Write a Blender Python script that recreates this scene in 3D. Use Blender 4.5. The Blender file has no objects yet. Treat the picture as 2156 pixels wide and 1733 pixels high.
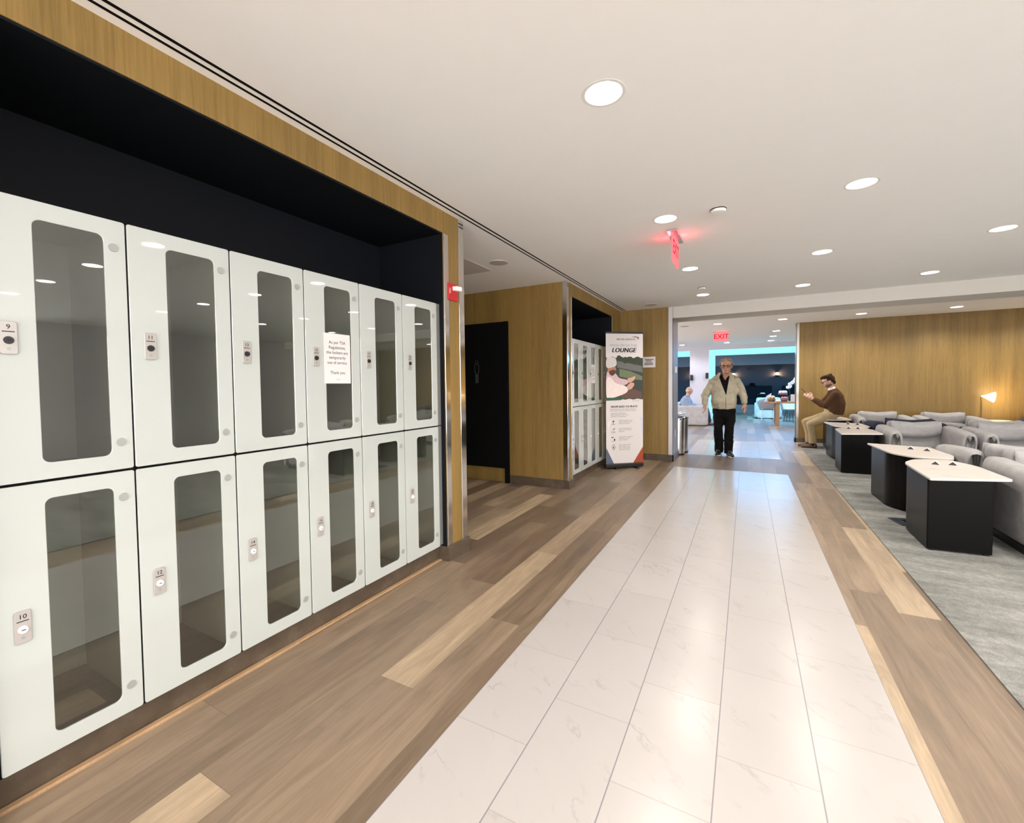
import bpy, bmesh, math, random
from mathutils import Vector, Matrix
from mathutils.bvhtree import BVHTree
random.seed(7)
S = bpy.context.scene
COL = S.collection
PI = math.pi

# ------------------------------------------------------------------ camera, world, exposure
YAW, PITCH, ROLL, FOC = -0.50400832, 0.03358639, -0.01230318, 926.5918
def cam_axes():
    f = Vector((math.sin(YAW)*math.cos(PITCH), math.cos(YAW)*math.cos(PITCH), -math.sin(PITCH)))
    r0 = Vector((math.cos(YAW), -math.sin(YAW), 0)); u0 = r0.cross(f)
    return math.cos(ROLL)*r0 + math.sin(ROLL)*u0, -math.sin(ROLL)*r0 + math.cos(ROLL)*u0, f
cam = bpy.data.objects.new('camera', bpy.data.cameras.new('camera')); COL.objects.link(cam)
R_, U_, F_ = cam_axes()
cam.matrix_world = Matrix(((R_.x, U_.x, -F_.x, 0), (R_.y, U_.y, -F_.y, 0), (R_.z, U_.z, -F_.z, 1.35), (0, 0, 0, 1)))
cam.data.sensor_fit = 'HORIZONTAL'; cam.data.sensor_width = 36
cam.data.lens = FOC*36/2156
cam.data.shift_x = (1078-1060.92)/2156; cam.data.shift_y = -(866.5-843.84)/2156
cam.data.clip_start = 0.05
S.camera = cam

W = bpy.data.worlds.new('world'); S.world = W; W.use_nodes = True
W.node_tree.nodes['Background'].inputs[0].default_value = (0.985, 0.95, 0.93, 1)
W.node_tree.nodes['Background'].inputs[1].default_value = 7.5
S.view_settings.view_transform = 'Standard'; S.view_settings.look = 'None'
S.view_settings.gamma = 1; S.view_settings.use_curve_mapping = False
S.view_settings.exposure = 0.53
S.cycles.use_denoising = True
S.cycles.max_bounces = 10; S.cycles.diffuse_bounces = 6; S.cycles.glossy_bounces = 5
S.cycles.transparent_max_bounces = 12; S.cycles.sample_clamp_indirect = 6
S.cycles.caustics_reflective = False; S.cycles.caustics_refractive = False
SPOT_W = 40.0; LENS = 9.0
WARM = (1.0, 0.945, 0.84); COOL = (0.84, 0.85, 1.0)

# ------------------------------------------------------------------ materials
class G:
    """small helper round a node tree"""
    def __init__(s, name):
        s.m = bpy.data.materials.new(name); s.m.use_nodes = True
        s.t = s.m.node_tree; s.t.nodes.clear()
        s.out = s.t.nodes.new('ShaderNodeOutputMaterial')
    def n(s, typ, ins=None, **props):
        nd = s.t.nodes.new('ShaderNode'+typ)
        for k, v in props.items(): setattr(nd, k, v)
        for k, v in (ins or {}).items():
            if isinstance(v, bpy.types.NodeSocket): s.t.links.new(v, nd.inputs[k])
            else: nd.inputs[k].default_value = v
        return nd
    def math(s, op, a, b=0.0, c=0.0):
        return s.n('Math', {0: a, 1: b, 2: c}, operation=op).outputs[0]
    def mix(s, f, a, b, blend='MIX'):
        nd = s.n('Mix', data_type='RGBA', blend_type=blend)
        for k, v in ((0, f), (6, a), (7, b)):
            if isinstance(v, bpy.types.NodeSocket): s.t.links.new(v, nd.inputs[k])
            else: nd.inputs[k].default_value = v if not isinstance(v, tuple) else (*v[:3], 1)
        return nd.outputs[2]
    def pos(s): return s.n('TexCoord').outputs['Object']
    def xyz(s, v):
        q = s.n('SeparateXYZ', {0: v}); return q.outputs[0], q.outputs[1], q.outputs[2]
    def comb(s, x, y, z): return s.n('CombineXYZ', {0: x, 1: y, 2: z}).outputs[0]
    def noise(s, v, scale, detail=3.0, rough=.55):
        return s.n('TexNoise', {'Vector': v, 'Scale': scale, 'Detail': detail, 'Roughness': rough}).outputs[0]
    def ramp(s, f, stops):
        nd = s.n('ValToRGB', {0: f}); e = nd.color_ramp.elements
        while len(e) < len(stops): e.new(.5)
        for i, (p, c) in enumerate(stops): e[i].position = p; e[i].color = (*c, 1)
        return nd.outputs[0]
    def maprange(s, v, a, b, c, d):
        return s.n('MapRange', {0: v, 1: a, 2: b, 3: c, 4: d}).outputs[0]
    def bsdf(s, color, rough=.5, metal=0.0, spec=.5, bump=None, bstr=.2, bdist=.002, **kw):
        ins = {'Roughness': rough, 'Metallic': metal, 'Specular IOR Level': spec}
        ins.update(kw)
        b = s.n('BsdfPrincipled', ins)
        if isinstance(color, bpy.types.NodeSocket): s.t.links.new(color, b.inputs['Base Color'])
        else: b.inputs['Base Color'].default_value = (*color, 1)
        if bump is not None:
            bp = s.n('Bump', {'Height': bump, 'Strength': bstr, 'Distance': bdist})
            s.t.links.new(bp.outputs[0], b.inputs['Normal'])
        s.t.links.new(b.outputs[0], s.out.inputs[0])
        return s.m
def plain(name, color, rough=.5, metal=0.0, spec=.5, var=.06, scale=30, **kw):
    g = G(name); n = g.noise(g.pos(), scale)
    c = g.mix(n, tuple(x*(1-var) for x in color), tuple(min(1, x*(1+var)) for x in color))
    return g.bsdf(c, rough, metal, spec, **kw)
def emit(name, color, strength):
    g = G(name); e = g.n('Emission', {0: (*color, 1), 1: strength}); g.t.links.new(e.outputs[0], g.out.inputs[0]); return g.m

STRIP_X0, TW, TL = -1.028, 0.3132, 0.5653
def m_tile():
    g = G('marble_tile'); p = g.pos(); x, y, z = g.xyz(p)
    u = g.math('DIVIDE', g.math('SUBTRACT', x, STRIP_X0), TW)
    ci = g.math('FLOOR', u); par = g.math('MODULO', ci, 2.0)
    v = g.math('DIVIDE', g.math('SUBTRACT', g.math('SUBTRACT', y, -8.735), g.math('MULTIPLY', par, -.2815)), TL)
    ri = g.math('FLOOR', v)
    fu = g.math('SUBTRACT', u, ci); fv = g.math('SUBTRACT', v, ri)
    du = g.math('MULTIPLY', g.math('MINIMUM', fu, g.math('SUBTRACT', 1.0, fu)), TW)
    dv = g.math('MULTIPLY', g.math('MINIMUM', fv, g.math('SUBTRACT', 1.0, fv)), TL)
    gu = g.math('LESS_THAN', du, .0022); gv = g.math('LESS_THAN', dv, .0020)
    rnd = g.n('TexWhiteNoise', {'Vector': g.comb(ci, ri, 0.0)}, noise_dimensions='3D')
    off = g.n('VectorMath', {0: rnd.outputs[1], 3: 7.0}, operation='SCALE').outputs[0]
    q = g.n('VectorMath', {0: g.comb(g.math('ADD', g.math('MULTIPLY', x, 2.2), g.math('MULTIPLY', y, 2.2)), g.math('SUBTRACT', g.math('MULTIPLY', y, .8), g.math('MULTIPLY', x, .8)), 0.0), 1: off}, operation='ADD').outputs[0]
    n1 = g.noise(q, 2.0, 5.0, .6); ridge = g.math('ABSOLUTE', g.math('SUBTRACT', n1, .5))
    vein = g.maprange(ridge, 0.0, .022, 1.0, 0.0)
    msk = g.maprange(g.noise(q, 3.1, 2.0), .50, .68, 0.0, 1.0)
    vein = g.math('MULTIPLY', vein, msk)
    base = g.mix(g.noise(q, 1.2, 2.0), (.405, .378, .370), (.44, .413, .405))
    base = g.mix(g.math('MULTIPLY', vein, .34), base, (.23, .20, .19))
    tint = g.maprange(rnd.outputs[0], 0, 1, .94, 1.0)
    base = g.mix(1.0, base, g.comb(tint, tint, tint), 'MULTIPLY')
    c = g.mix(gv, base, (.36, .31, .30)); c = g.mix(gu, c, (.21, .20, .22))
    rough = g.maprange(g.noise(p, 3.0), 0, 1, .20, .30)
    return g.bsdf(c, rough, 0, .5)
def m_floorwood():
    g = G('oak_planks'); p = g.pos(); x, y, z = g.xyz(p)
    PW, PL = .1895, 1.75
    u = g.math('DIVIDE', g.math('ADD', x, 1.114+.1895*100), PW); ci = g.math('FLOOR', u); fu = g.math('SUBTRACT', u, ci)
    r1 = g.n('TexWhiteNoise', {'W': ci}, noise_dimensions='1D').outputs[0]
    v = g.math('DIVIDE', g.math('ADD', g.math('ADD', y, 20.0), g.math('MULTIPLY', r1, 7.0)), PL); ri = g.math('FLOOR', v); fv = g.math('SUBTRACT', v, ri)
    rnd = g.n('TexWhiteNoise', {'Vector': g.comb(ci, ri, 3.0)}, noise_dimensions='3D')
    tone = rnd.outputs[0]
    off = g.n('VectorMath', {0: rnd.outputs[1], 3: 11.0}, operation='SCALE').outputs[0]
    q = g.n('VectorMath', {0: g.comb(g.math('MULTIPLY', x, 7.0), g.math('MULTIPLY', y, .62), 0.0), 1: off}, operation='ADD').outputs[0]
    warp = g.noise(q, .8, 2.0)
    q2 = g.n('VectorMath', {0: q, 1: g.comb(g.math('MULTIPLY', warp, 4.2), 0.0, 0.0)}, operation='ADD').outputs[0]
    grain = g.noise(q2, 2.2, 6.0, .65)
    fine = g.noise(g.comb(g.math('MULTIPLY', x, 120.0), g.math('MULTIPLY', y, 5.0), 0.0), 1.0, 3.0)
    c = g.ramp(tone, [(0, (.165, .115, .079)), (.35, (.215, .155, .108)), (.7, (.285, .209, .145)), (1, (.45, .342, .232))])
    gm = g.maprange(grain, .3, .72, .66, 1.20); c = g.mix(1.0, c, g.comb(gm, gm, gm), 'MULTIPLY')
    fm = g.maprange(fine, .3, .7, .90, 1.07); c = g.mix(1.0, c, g.comb(fm, fm, fm), 'MULTIPLY')
    knot = g.maprange(g.n('TexVoronoi', {'Vector': g.comb(g.math('MULTIPLY', x, 1.0), g.math('MULTIPLY', y, .55), 0.0), 'Scale': 1.7}).outputs[0], .018, .05, .55, 1.0)
    c = g.mix(1.0, c, g.comb(knot, knot, knot), 'MULTIPLY')
    e1 = g.math('LESS_THAN', fu, .006); e2 = g.math('LESS_THAN', fv, .0012)
    c = g.mix(g.math('MAXIMUM', e1, e2), c, (.15, .105, .07))
    return g.bsdf(c, g.maprange(grain, 0, 1, .34, .50), 0, .45, bump=grain, bstr=.06)
def m_veneer(name='wood_veneer', a=(.205, .124, .032), b=(.290, .185, .055)):
    g = G(name); p = g.pos(); x, y, z = g.xyz(p)
    s = g.math('ADD', x, y)
    q = g.comb(g.math('MULTIPLY', s, 60.0), g.math('MULTIPLY', z, 1.1), 0.0)
    n = g.noise(q, 1.0, 5.0, .65)
    q2 = g.comb(g.math('MULTIPLY', s, 260.0), g.math('MULTIPLY', z, 7.0), 0.0)
    n2 = g.noise(q2, 1.0, 2.0)
    q3 = g.comb(g.math('MULTIPLY', s, 7.0), g.math('MULTIPLY', z, .25), 2.0)
    n3 = g.noise(q3, 1.0, 2.0)
    c = g.mix(g.maprange(n, .3, .7, 0, 1), a, b)
    k = g.maprange(n2, .25, .75, .84, 1.1); c = g.mix(1.0, c, g.comb(k, k, k), 'MULTIPLY')
    k = g.maprange(n3, .3, .7, .84, 1.12); c = g.mix(1.0, c, g.comb(k, k, k), 'MULTIPLY')
    return g.bsdf(c, .5, 0, .4, bump=n2, bstr=.05)
def m_carpet():
    g = G('grey_carpet'); p = g.pos(); x, y, z = g.xyz(p)
    n = g.noise(g.comb(g.math('MULTIPLY', x, 1.2), g.math('MULTIPLY', y, 3.2), 0.0), 1.3, 5.0, .62)
    f = g.noise(p, 190.0, 2.0); m = g.noise(p, 26.0, 3.0)
    c = g.ramp(n, [(.30, (.14, .14, .132)), (.5, (.222, .222, .211)), (.70, (.315, .31, .30))])
    k = g.maprange(f, .25, .75, .72, 1.25); c = g.mix(1.0, c, g.comb(k, k, k), 'MULTIPLY')
    k = g.maprange(m, .3, .7, .85, 1.14); c = g.mix(1.0, c, g.comb(k, k, k), 'MULTIPLY')
    return g.bsdf(c, .95, 0, .1, bump=f, bstr=.5, bdist=.004)
def m_fabric(name, a, b, scale=300):
    g = G(name); p = g.pos(); f = g.noise(p, scale, 2.0); w = g.noise(p, 9.0, 4.0)
    c = g.mix(f, a, b); k = g.maprange(w, .3, .7, .88, 1.10); c = g.mix(1.0, c, g.comb(k, k, k), 'MULTIPLY')
    return g.bsdf(c, .92, 0, .15, bump=g.math('ADD', g.math('MULTIPLY', f, .25), w), bstr=.35, bdist=.02)
def m_marbletop():
    g = G('marble_top'); p = g.pos(); n = g.noise(p, 3.5, 6.0, .6); r = g.math('ABSOLUTE', g.math('SUBTRACT', n, .5))
    v = g.math('MULTIPLY', g.maprange(r, 0, .03, 1, 0), g.maprange(g.noise(p, 5.0), .45, .65, 0, 1))
    return g.bsdf(g.mix(g.math('MULTIPLY', v, .35), (.62, .585, .57), (.38, .35, .34)), .25, 0, .5)
def m_pane():
    g = G('smoked_pane'); 
    tr = g.n('BsdfTransparent', {0: (.75, .77, .73, 1)}); gl = g.n('BsdfGlossy', {0: (1, 1, 1, 1), 1: .015})
    fr = g.n('Fresnel', {0: g.math('SUBTRACT', 2.0, g.math('MULTIPLY', g.n('NewGeometry').outputs['Backfacing'], 1.5))}).outputs[0]
    mx = g.n('MixShader', {0: fr, 1: tr.outputs[0], 2: gl.outputs[0]}); g.t.links.new(mx.outputs[0], g.out.inputs[0]); return g.m
def m_stone():
    g = G('brown_stone_base'); p = g.pos(); x, y, z = g.xyz(p)
    n = g.noise(p, 7.0, 6.0, .65)
    c = g.ramp(n, [(.3, (.062, .044, .030)), (.55, (.095, .070, .049)), (.75, (.135, .103, .076))])
    return g.bsdf(c, .28, 0, .5)
def m_steel(name='brushed_steel', col=(.62, .60, .58), rough=.22):
    g = G(name); p = g.pos(); x, y, z = g.xyz(p)
    n = g.noise(g.comb(g.math('MULTIPLY', g.math('ADD', x, y), 300.0), g.math('MULTIPLY', z, 3.0), 0.0), 1.0, 3.0)
    return g.bsdf(col, g.maprange(n, .2, .8, rough*.8, rough*1.25), 1.0, .5, bump=n, bstr=.03)
M = {}
M['tile'] = m_tile(); M['floor'] = m_floorwood(); M['veneer'] = m_veneer(); M['carpet'] = m_carpet()
M['ceil'] = plain('ceiling_paint', (.925, .925, .91), .9, 0, .2, .015, 8)
M['wallwhite'] = plain('white_wall_paint', (.58, .56, .60), .85, 0, .2, .02, 8)
M['navy'] = plain('black_recess_paint', (.006, .0072, .0098), .55, 0, .14, .1, 10)
M['doorglass'] = plain('white_back_painted_glass', (.455, .485, .465), .02, 0, 1.0, .01, 4)
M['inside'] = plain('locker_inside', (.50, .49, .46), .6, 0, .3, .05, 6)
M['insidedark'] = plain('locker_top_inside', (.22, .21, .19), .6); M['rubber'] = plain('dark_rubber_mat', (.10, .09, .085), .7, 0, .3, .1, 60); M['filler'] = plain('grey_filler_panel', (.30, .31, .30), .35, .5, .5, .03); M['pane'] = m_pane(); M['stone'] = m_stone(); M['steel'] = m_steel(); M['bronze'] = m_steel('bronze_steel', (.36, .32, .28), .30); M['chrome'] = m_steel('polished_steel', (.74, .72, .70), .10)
M['plate'] = plain('lock_plate_grey', (.42, .395, .375), .35, .25, .5, .03)
M['cap'] = plain('hinge_cap_grey', (.33, .34, .325), .35, .2, .5, .03)
M['black'] = plain('black_satin', (.012, .012, .013), .4, 0, .45, .1)
M['blackmatte'] = plain('black_matte', (.0035, .0035, .004), .8, 0, .10, .1)
M['white'] = plain('white_plastic', (.82, .81, .79), .4, 0, .5, .02)
M['ink'] = plain('dark_ink', (.02, .02, .022), .7, 0, .2, .05)
M['greyink'] = plain('grey_ink', (.36, .36, .37), .7, 0, .2, .05)
M['paper'] = plain('white_paper', (.66, .62, .615), .75, 0, .2, .015)
M['red'] = plain('alarm_red', (.50, .018, .022), .4, 0, .5, .05)
M['lens'] = emit('lamp_lens_warm', (1.0, .95, .88), LENS)
M['lenscool'] = emit('lamp_lens_cool', (.95, .95, 1.0), LENS)
M['lounge'] = m_fabric('grey_wool', (.30, .292, .298), (.405, .395, .402))
M['navyfab'] = m_fabric('navy_wool', (.012, .014, .035), (.03, .032, .06))
M['marble'] = m_marbletop()
M['charcoal'] = plain('charcoal_laminate', (.003, .003, .0032), .30, 0, .14, .08)
M['skin'] = plain('skin', (.46, .25, .17), .5, 0, .4, .06)
M['skinpale'] = plain('skin_pale', (.56, .33, .25), .5, 0, .4, .06)
M['oak'] = m_veneer('table_oak', (.36, .22, .12), (.46, .30, .17))
M['cyan'] = emit('cyan_led_panel', (.30, .86, .92), 1.0)

# ------------------------------------------------------------------ mesh helpers
class MB:
    def __init__(s): s.v = []; s.f = []
    def add(s, vs, fs, mat=None):
        o = len(s.v)
        s.v += [tuple(mat @ Vector(p)) if mat else tuple(p) for p in vs]
        s.f += [tuple(i+o for i in f) for f in fs]; return s
    def box(s, x0, y0, z0, x1, y1, z1, mat=None):
        x0, x1 = sorted((x0, x1)); y0, y1 = sorted((y0, y1)); z0, z1 = sorted((z0, z1))
        v = [(x0, y0, z0), (x1, y0, z0), (x1, y1, z0), (x0, y1, z0), (x0, y0, z1), (x1, y0, z1), (x1, y1, z1), (x0, y1, z1)]
        return s.add(v, [(3, 2, 1, 0), (4, 5, 6, 7), (0, 1, 5, 4), (1, 2, 6, 5), (2, 3, 7, 6), (3, 0, 4, 7)], mat)
    def prism(s, poly, z0, z1, mat=None):
        n = len(poly); a = sum(poly[i][0]*poly[(i+1) % n][1]-poly[(i+1) % n][0]*poly[i][1] for i in range(n))
        if a < 0: poly = poly[::-1]
        v = [(x, y, z0) for x, y in poly]+[(x, y, z1) for x, y in poly]
        f = [tuple(range(n))[::-1], tuple(range(n, 2*n))]+[(i, (i+1) % n, n+(i+1) % n, n+i) for i in range(n)]
        return s.add(v, f, mat)
    def lathe(s, prof, n=24, mat=None):
        v = []; f = []; k = len(prof)
        for j in range(n):
            a = 2*PI*j/n
            v += [(r*math.cos(a), r*math.sin(a), z) for r, z in prof]
        for j in range(n):
            for i in range(k-1):
                a, b = j*k+i, ((j+1) % n)*k+i
                f.append((a, b, b+1, a+1))
        if prof[0][0] > 1e-6: f.append(tuple(j*k for j in range(n))[::-1])
        if prof[-1][0] > 1e-6: f.append(tuple(j*k+k-1 for j in range(n)))
        return s.add(v, f, mat)
    def cyl(s, p0, p1, r, n=16, r1=None):
        return s.loft([(p0, r, r), (p1, r if r1 is None else r1, r if r1 is None else r1)], n)
    def loft(s, secs, n=16, side=None):
        """secs: (point, rx, ry); rx runs along the side vector"""
        P = [Vector(q[0]) for q in secs]; v = []; f = []
        for i, (c, rx, ry) in enumerate(secs):
            t = (P[min(i+1, len(P)-1)]-P[max(i-1, 0)]).normalized()
            a = Vector(side) if side else (Vector((1, 0, 0)) if abs(t.x) < .9 else Vector((0, 1, 0)))
            a = (a-t*a.dot(t)).normalized(); b = t.cross(a)
            for j in range(n):
                w = 2*PI*j/n; v.append(tuple(P[i]+a*rx*math.cos(w)+b*ry*math.sin(w)))
        for i in range(len(secs)-1):
            for j in range(n):
                f.append((i*n+j, i*n+(j+1) % n, (i+1)*n+(j+1) % n, (i+1)*n+j))
        f.append(tuple(range(n))[::-1]); f.append(tuple(range((len(secs)-1)*n, len(secs)*n)))
        return s.add(v, f)
    def sphere(s, c, r, n=16, m=10, mat=None):
        r = r if isinstance(r, (tuple, list)) else (r, r, r); v = [(0, 0, -1)]; f = []
        for i in range(1, m):
            t = -PI/2+PI*i/m
            for j in range(n):
                a = 2*PI*j/n; v.append((math.cos(t)*math.cos(a), math.cos(t)*math.sin(a), math.sin(t)))
        v.append((0, 0, 1)); L = len(v)-1
        for j in range(n): f.append((0, 1+(j+1) % n, 1+j)); f.append((L, 1+(m-2)*n+j, 1+(m-2)*n+(j+1) % n))
        for i in range(m-2):
            for j in range(n):
                a, b = 1+i*n+j, 1+i*n+(j+1) % n; f.append((a, b, b+n, a+n))
        pts = [Vector((p[0]*r[0], p[1]*r[1], p[2]*r[2])) for p in v]
        if mat: pts = [mat @ p for p in pts]
        return s.add([tuple(p+Vector(c)) for p in pts], f)
    def cap(s, p0, r0, p1, r1, n=12):
        """tapered capsule"""
        s.sphere(p0, r0, n, 8); s.sphere(p1, r1, n, 8); return s.loft([(p0, r0*.995, r0*.995), (p1, r1*.995, r1*.995)], n)
    def build(s, name, mat, parent=None, bevel=0, seg=2, smooth=False, sub=0, angle=40):
        me = bpy.data.meshes.new(name); me.from_pydata(s.v, [], s.f); me.update()
        me.materials.append(M[mat] if isinstance(mat, str) else mat)
        ob = bpy.data.objects.new(name, me); COL.objects.link(ob)
        if parent: ob.parent = parent
        if smooth:
            for p in me.polygons: p.use_smooth = True
        if bevel:
            b = ob.modifiers.new('bevel', 'BEVEL'); b.width = bevel; b.segments = seg; b.limit_method = 'ANGLE'; b.angle_limit = math.radians(angle)
        if sub:
            q = ob.modifiers.new('sub', 'SUBSURF'); q.levels = sub; q.render_levels = sub
        return ob
def tag(o, label, cat, group=None):
    o['label'] = label; o['category'] = cat
    if group: o['group'] = group
    return o
def thing(name, label, cat, loc=(0, 0, 0), rz=0, group=None):
    o = bpy.data.objects.new(name, None); COL.objects.link(o); o.location = loc; o.rotation_euler = (0, 0, rz)
    o.empty_display_size = .1
    return tag(o, label, cat, group)
def struct(o): o['kind'] = 'structure'; return o
def dup(root, loc, rz, label, group=None):
    r = root.copy(); COL.objects.link(r); r.location = loc; r.rotation_euler = (0, 0, rz); r['label'] = label
    if group: r['group'] = group
    for ch in list(root.children):
        c = ch.copy(); COL.objects.link(c); c.parent = r
        for g_ in list(ch.children):
            d = g_.copy(); COL.objects.link(d); d.parent = c
    return r
def evalmesh(ob):
    dg = bpy.context.evaluated_depsgraph_get()
    return bpy.data.meshes.new_from_object(ob.evaluated_get(dg))
def text_geo(body, size, align='CENTER', bold=0.0, shear=0.0, spacing=1.0, line=1.0):
    cu = bpy.data.curves.new('lettering', 'FONT'); cu.body = body; cu.size = size; cu.align_x = align; cu.align_y = 'CENTER'
    cu.offset = bold*size; cu.shear = shear; cu.space_character = spacing; cu.space_line = line; cu.resolution_u = 3
    ob = bpy.data.objects.new('lettering', cu); COL.objects.link(ob)
    me = evalmesh(ob); v = [tuple(p.co) for p in me.vertices]; f = [tuple(p.vertices) for p in me.polygons]
    bpy.data.objects.remove(ob); bpy.data.meshes.remove(me); bpy.data.curves.remove(cu)
    return v, f
def plane_mat(origin, right, normal, up=(0, 0, 1)):
    r = Vector(right).normalized(); n = Vector(normal).normalized(); u = Vector(up)
    return Matrix(((r.x, u.x, n.x, origin[0]), (r.y, u.y, n.y, origin[1]), (r.z, u.z, n.z, origin[2]), (0, 0, 0, 1)))
def blob(mb, name, mat, parent=None, voxel=.008, smooth=5, cut=None, thick=0, fold=0, planes=()):
    """one continuous skin grown over overlapping volumes"""
    me = bpy.data.meshes.new(name); me.from_pydata(mb.v, [], mb.f); me.update()
    ob = bpy.data.objects.new(name, me); COL.objects.link(ob)
    r = ob.modifiers.new('r', 'REMESH'); r.mode = 'VOXEL'; r.voxel_size = voxel
    if smooth: q = ob.modifiers.new('s', 'SMOOTH'); q.factor = .5; q.iterations = smooth
    if fold:
        tx = bpy.data.textures.new('cloth_folds', 'CLOUDS'); tx.noise_scale = .085; tx.noise_depth = 1
        d = ob.modifiers.new('d', 'DISPLACE'); d.texture = tx; d.strength = fold; d.mid_level = .5; d.texture_coords = 'LOCAL'
    me2 = evalmesh(ob); ob.modifiers.clear(); ob.data = me2; bpy.data.meshes.remove(me)
    me2.name = name; me2.materials.clear(); me2.materials.append(M[mat] if isinstance(mat, str) else mat)
    if cut:
        bm = bmesh.new(); bm.from_mesh(me2)
        for co, no in planes:
            bmesh.ops.bisect_plane(bm, geom=bm.verts[:]+bm.edges[:]+bm.faces[:], plane_co=co, plane_no=no, dist=1e-5)
        bmesh.ops.delete(bm, geom=[f for f in bm.faces if cut(f.calc_center_median())], context='FACES')
        bm.to_mesh(me2); bm.free()
    for p in me2.polygons: p.use_smooth = True
    if thick: sd = ob.modifiers.new('t', 'SOLIDIFY'); sd.thickness = thick; sd.offset = -1
    if parent: ob.parent = parent
    return ob

# ------------------------------------------------------------------ the room
CZ = 2.68
XR, YB, XL, YF = 7.6, -3.6, -6.0, 24.0
struct(MB().box(XL, YB, -.1, XR, YF, 0).build('floor', 'floor'))
st = struct(MB().box(STRIP_X0, -3.0, 0, .538, 7.591, .002).build('tile_path', 'tile'))
st = struct(MB().box(STRIP_X0+.02, 9.05, 0, .543, 11.56, .002).build('tile_path', 'tile'))
struct(MB().box(1.0, YB, 0, XR, 11.85, .007).build('carpet', 'carpet'))
# ceiling with the two slots of the linear diffuser left open
cm = MB()
SX = (-1.972, -1.957, -1.931, -1.914)
for x0, x1 in ((XL, SX[0]), (SX[1], SX[2]), (SX[3], XR)):
    cm.box(x0, YB, CZ, x1, 8.1, CZ+.08)
cm.box(SX[0], YB, CZ+.05, SX[3], 8.1, CZ+.08)
cm.box(XL, 8.1, CZ, XR, YF, CZ+.08)
struct(cm.build('ceiling', 'ceil'))
dm = MB()
for a, b in ((SX[0], SX[1]), (SX[2], SX[3])): dm.box(a+.0005, YB+.02, CZ-.001, b-.0005, 8.08, CZ+.03)
tag(dm.build('slot_diffuser', 'blackmatte'), 'pair of thin black air slots running along the ceiling beside the locker wall', 'vent')
# beam between the two rooms
struct(MB().box(-1.12, 8.13, 2.485, XR, 8.72, CZ).build('trim_1', plain('shaded_ceiling_paint', (.62, .595, .55), .9, 0, .2, .02, 8)))  # ceiling paint darkened to carry the shade on the beam
# unseen sides: walls with windows added for light, behind the camera and on both sides of the far lounge
def fill_window_wall(name, axis, c, th, a0, a1, wins):
    """axis 'x': wall plane x=c running along y; 'y': plane y=c running along x"""
    def bx(m, u0, u1, z0, z1, d0=0.0, d1=1.0):
        p, q = c+th*d0, c+th*d1
        return m.box(p, u0, z0, q, u1, z1) if axis == 'x' else m.box(u0, p, z0, u1, q, z1)
    m = MB(); bx(m, a0, a1, 0, .35); bx(m, a0, a1, 2.55, CZ)
    us = [a0]+[v for w in wins for v in w]+[a1]
    for i in range(0, len(us), 2):
        if us[i+1]-us[i] > .001: bx(m, us[i], us[i+1], .35, 2.55)
    struct(m.build(name, 'wallwhite'))
    for u0, u1 in wins:
        f = MB()
        for k in (u0, (u0+u1)/2-.03, u1-.06): bx(f, k, k+.06, .35, 2.55, .3, .7)
        bx(f, u0, u1, .35, .41, .3, .7); bx(f, u0, u1, 2.49, 2.55, .3, .7)
        fill_window_wall.k += 1
        struct(f.build('window_%d' % fill_window_wall.k, 'charcoal'))
fill_window_wall.k = 0
fill_window_wall('wall_back', 'y', YB, -.1, XL, XR, [(-1.8, .4), (.6, 2.8), (3.0, 5.2), (5.4, 7.4)])  # windows added out of view to brighten the ceiling
fill_window_wall('wall_right', 'x', XR, .1, YB, 11.85, [(-3.4, -1.6), (-1.4, .3), (.5, 2.2)])

# locker block, nearest: wall faces, niche
TX = -2.02
def wall_block(y0, n0, n1, y1, tag_):
    m = MB(); XBk = -2.66
    m.box(-2.8, y0, 0, TX, n0, CZ)                 # near pier
    m.box(-2.8, n1, 0, TX, y1, CZ)                 # far pier
    m.box(-2.8, n0, 2.515, TX, n1, CZ)             # head
    m.box(-2.8, n0, 0, XBk-.012, n1, 2.515)        # back
    w = struct(m.build('wall_left', 'veneer'))
    l = MB()                                        # dark lining of the recess above the lockers
    l.box(XBk-.01, n0, 0, XBk, n1, 2.505)
    l.box(XBk, n0, 2.505, TX-.004, n1, 2.514)
    l.box(XBk, n0+.0005, 0, TX-.004, n0+.008, 2.505); l.box(XBk, n1-.008, 0, TX-.004, n1-.0005, 2.505)
    struct(l.build('trim_2', 'navy'))
    b = MB()                                        # stone base
    for a, c in ((y0, n0), (n1, y1)):
        b.box(-2.79, a-.012, 0, TX+.022, c+.012, .112)
    b.box(XBk+.02, n0+.012, 0, -2.095, n1-.012, .118)
    struct(b.build('baseboard_left', 'stone', bevel=.002))
wall_block(-.05, .375, 2.735, 3.0, 'a')
wall_block(5.36, 5.535, 7.51, 8.1, 'b')
struct(MB().box(-2.8, YB, 0, TX, -.05, CZ).build('wall_left', 'veneer'))
struct(MB().box(-2.092, .39, 0, -2.066, 2.72, .012).build('baseboard_left', 'oak', bevel=.002))
# hallway walls behind the openings
struct(MB().box(-5.1, 5.36, 0, -2.8, 8.1, CZ).build('wall_left', 'veneer'))
struct(MB().box(-5.2, 3.0, 0, -5.1, 5.36, CZ).build('wall_left', 'veneer'))
struct(MB().box(-5.1, 2.9, 0, -2.8, 3.0, CZ).build('wall_left', 'veneer'))
struct(MB().box(-2.86, 5.335, 0, -2.80, 5.36, .112).box(-2.80, 5.338, 0, -2.79, 5.36, .112).build('baseboard_left', 'stone'))
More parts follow.
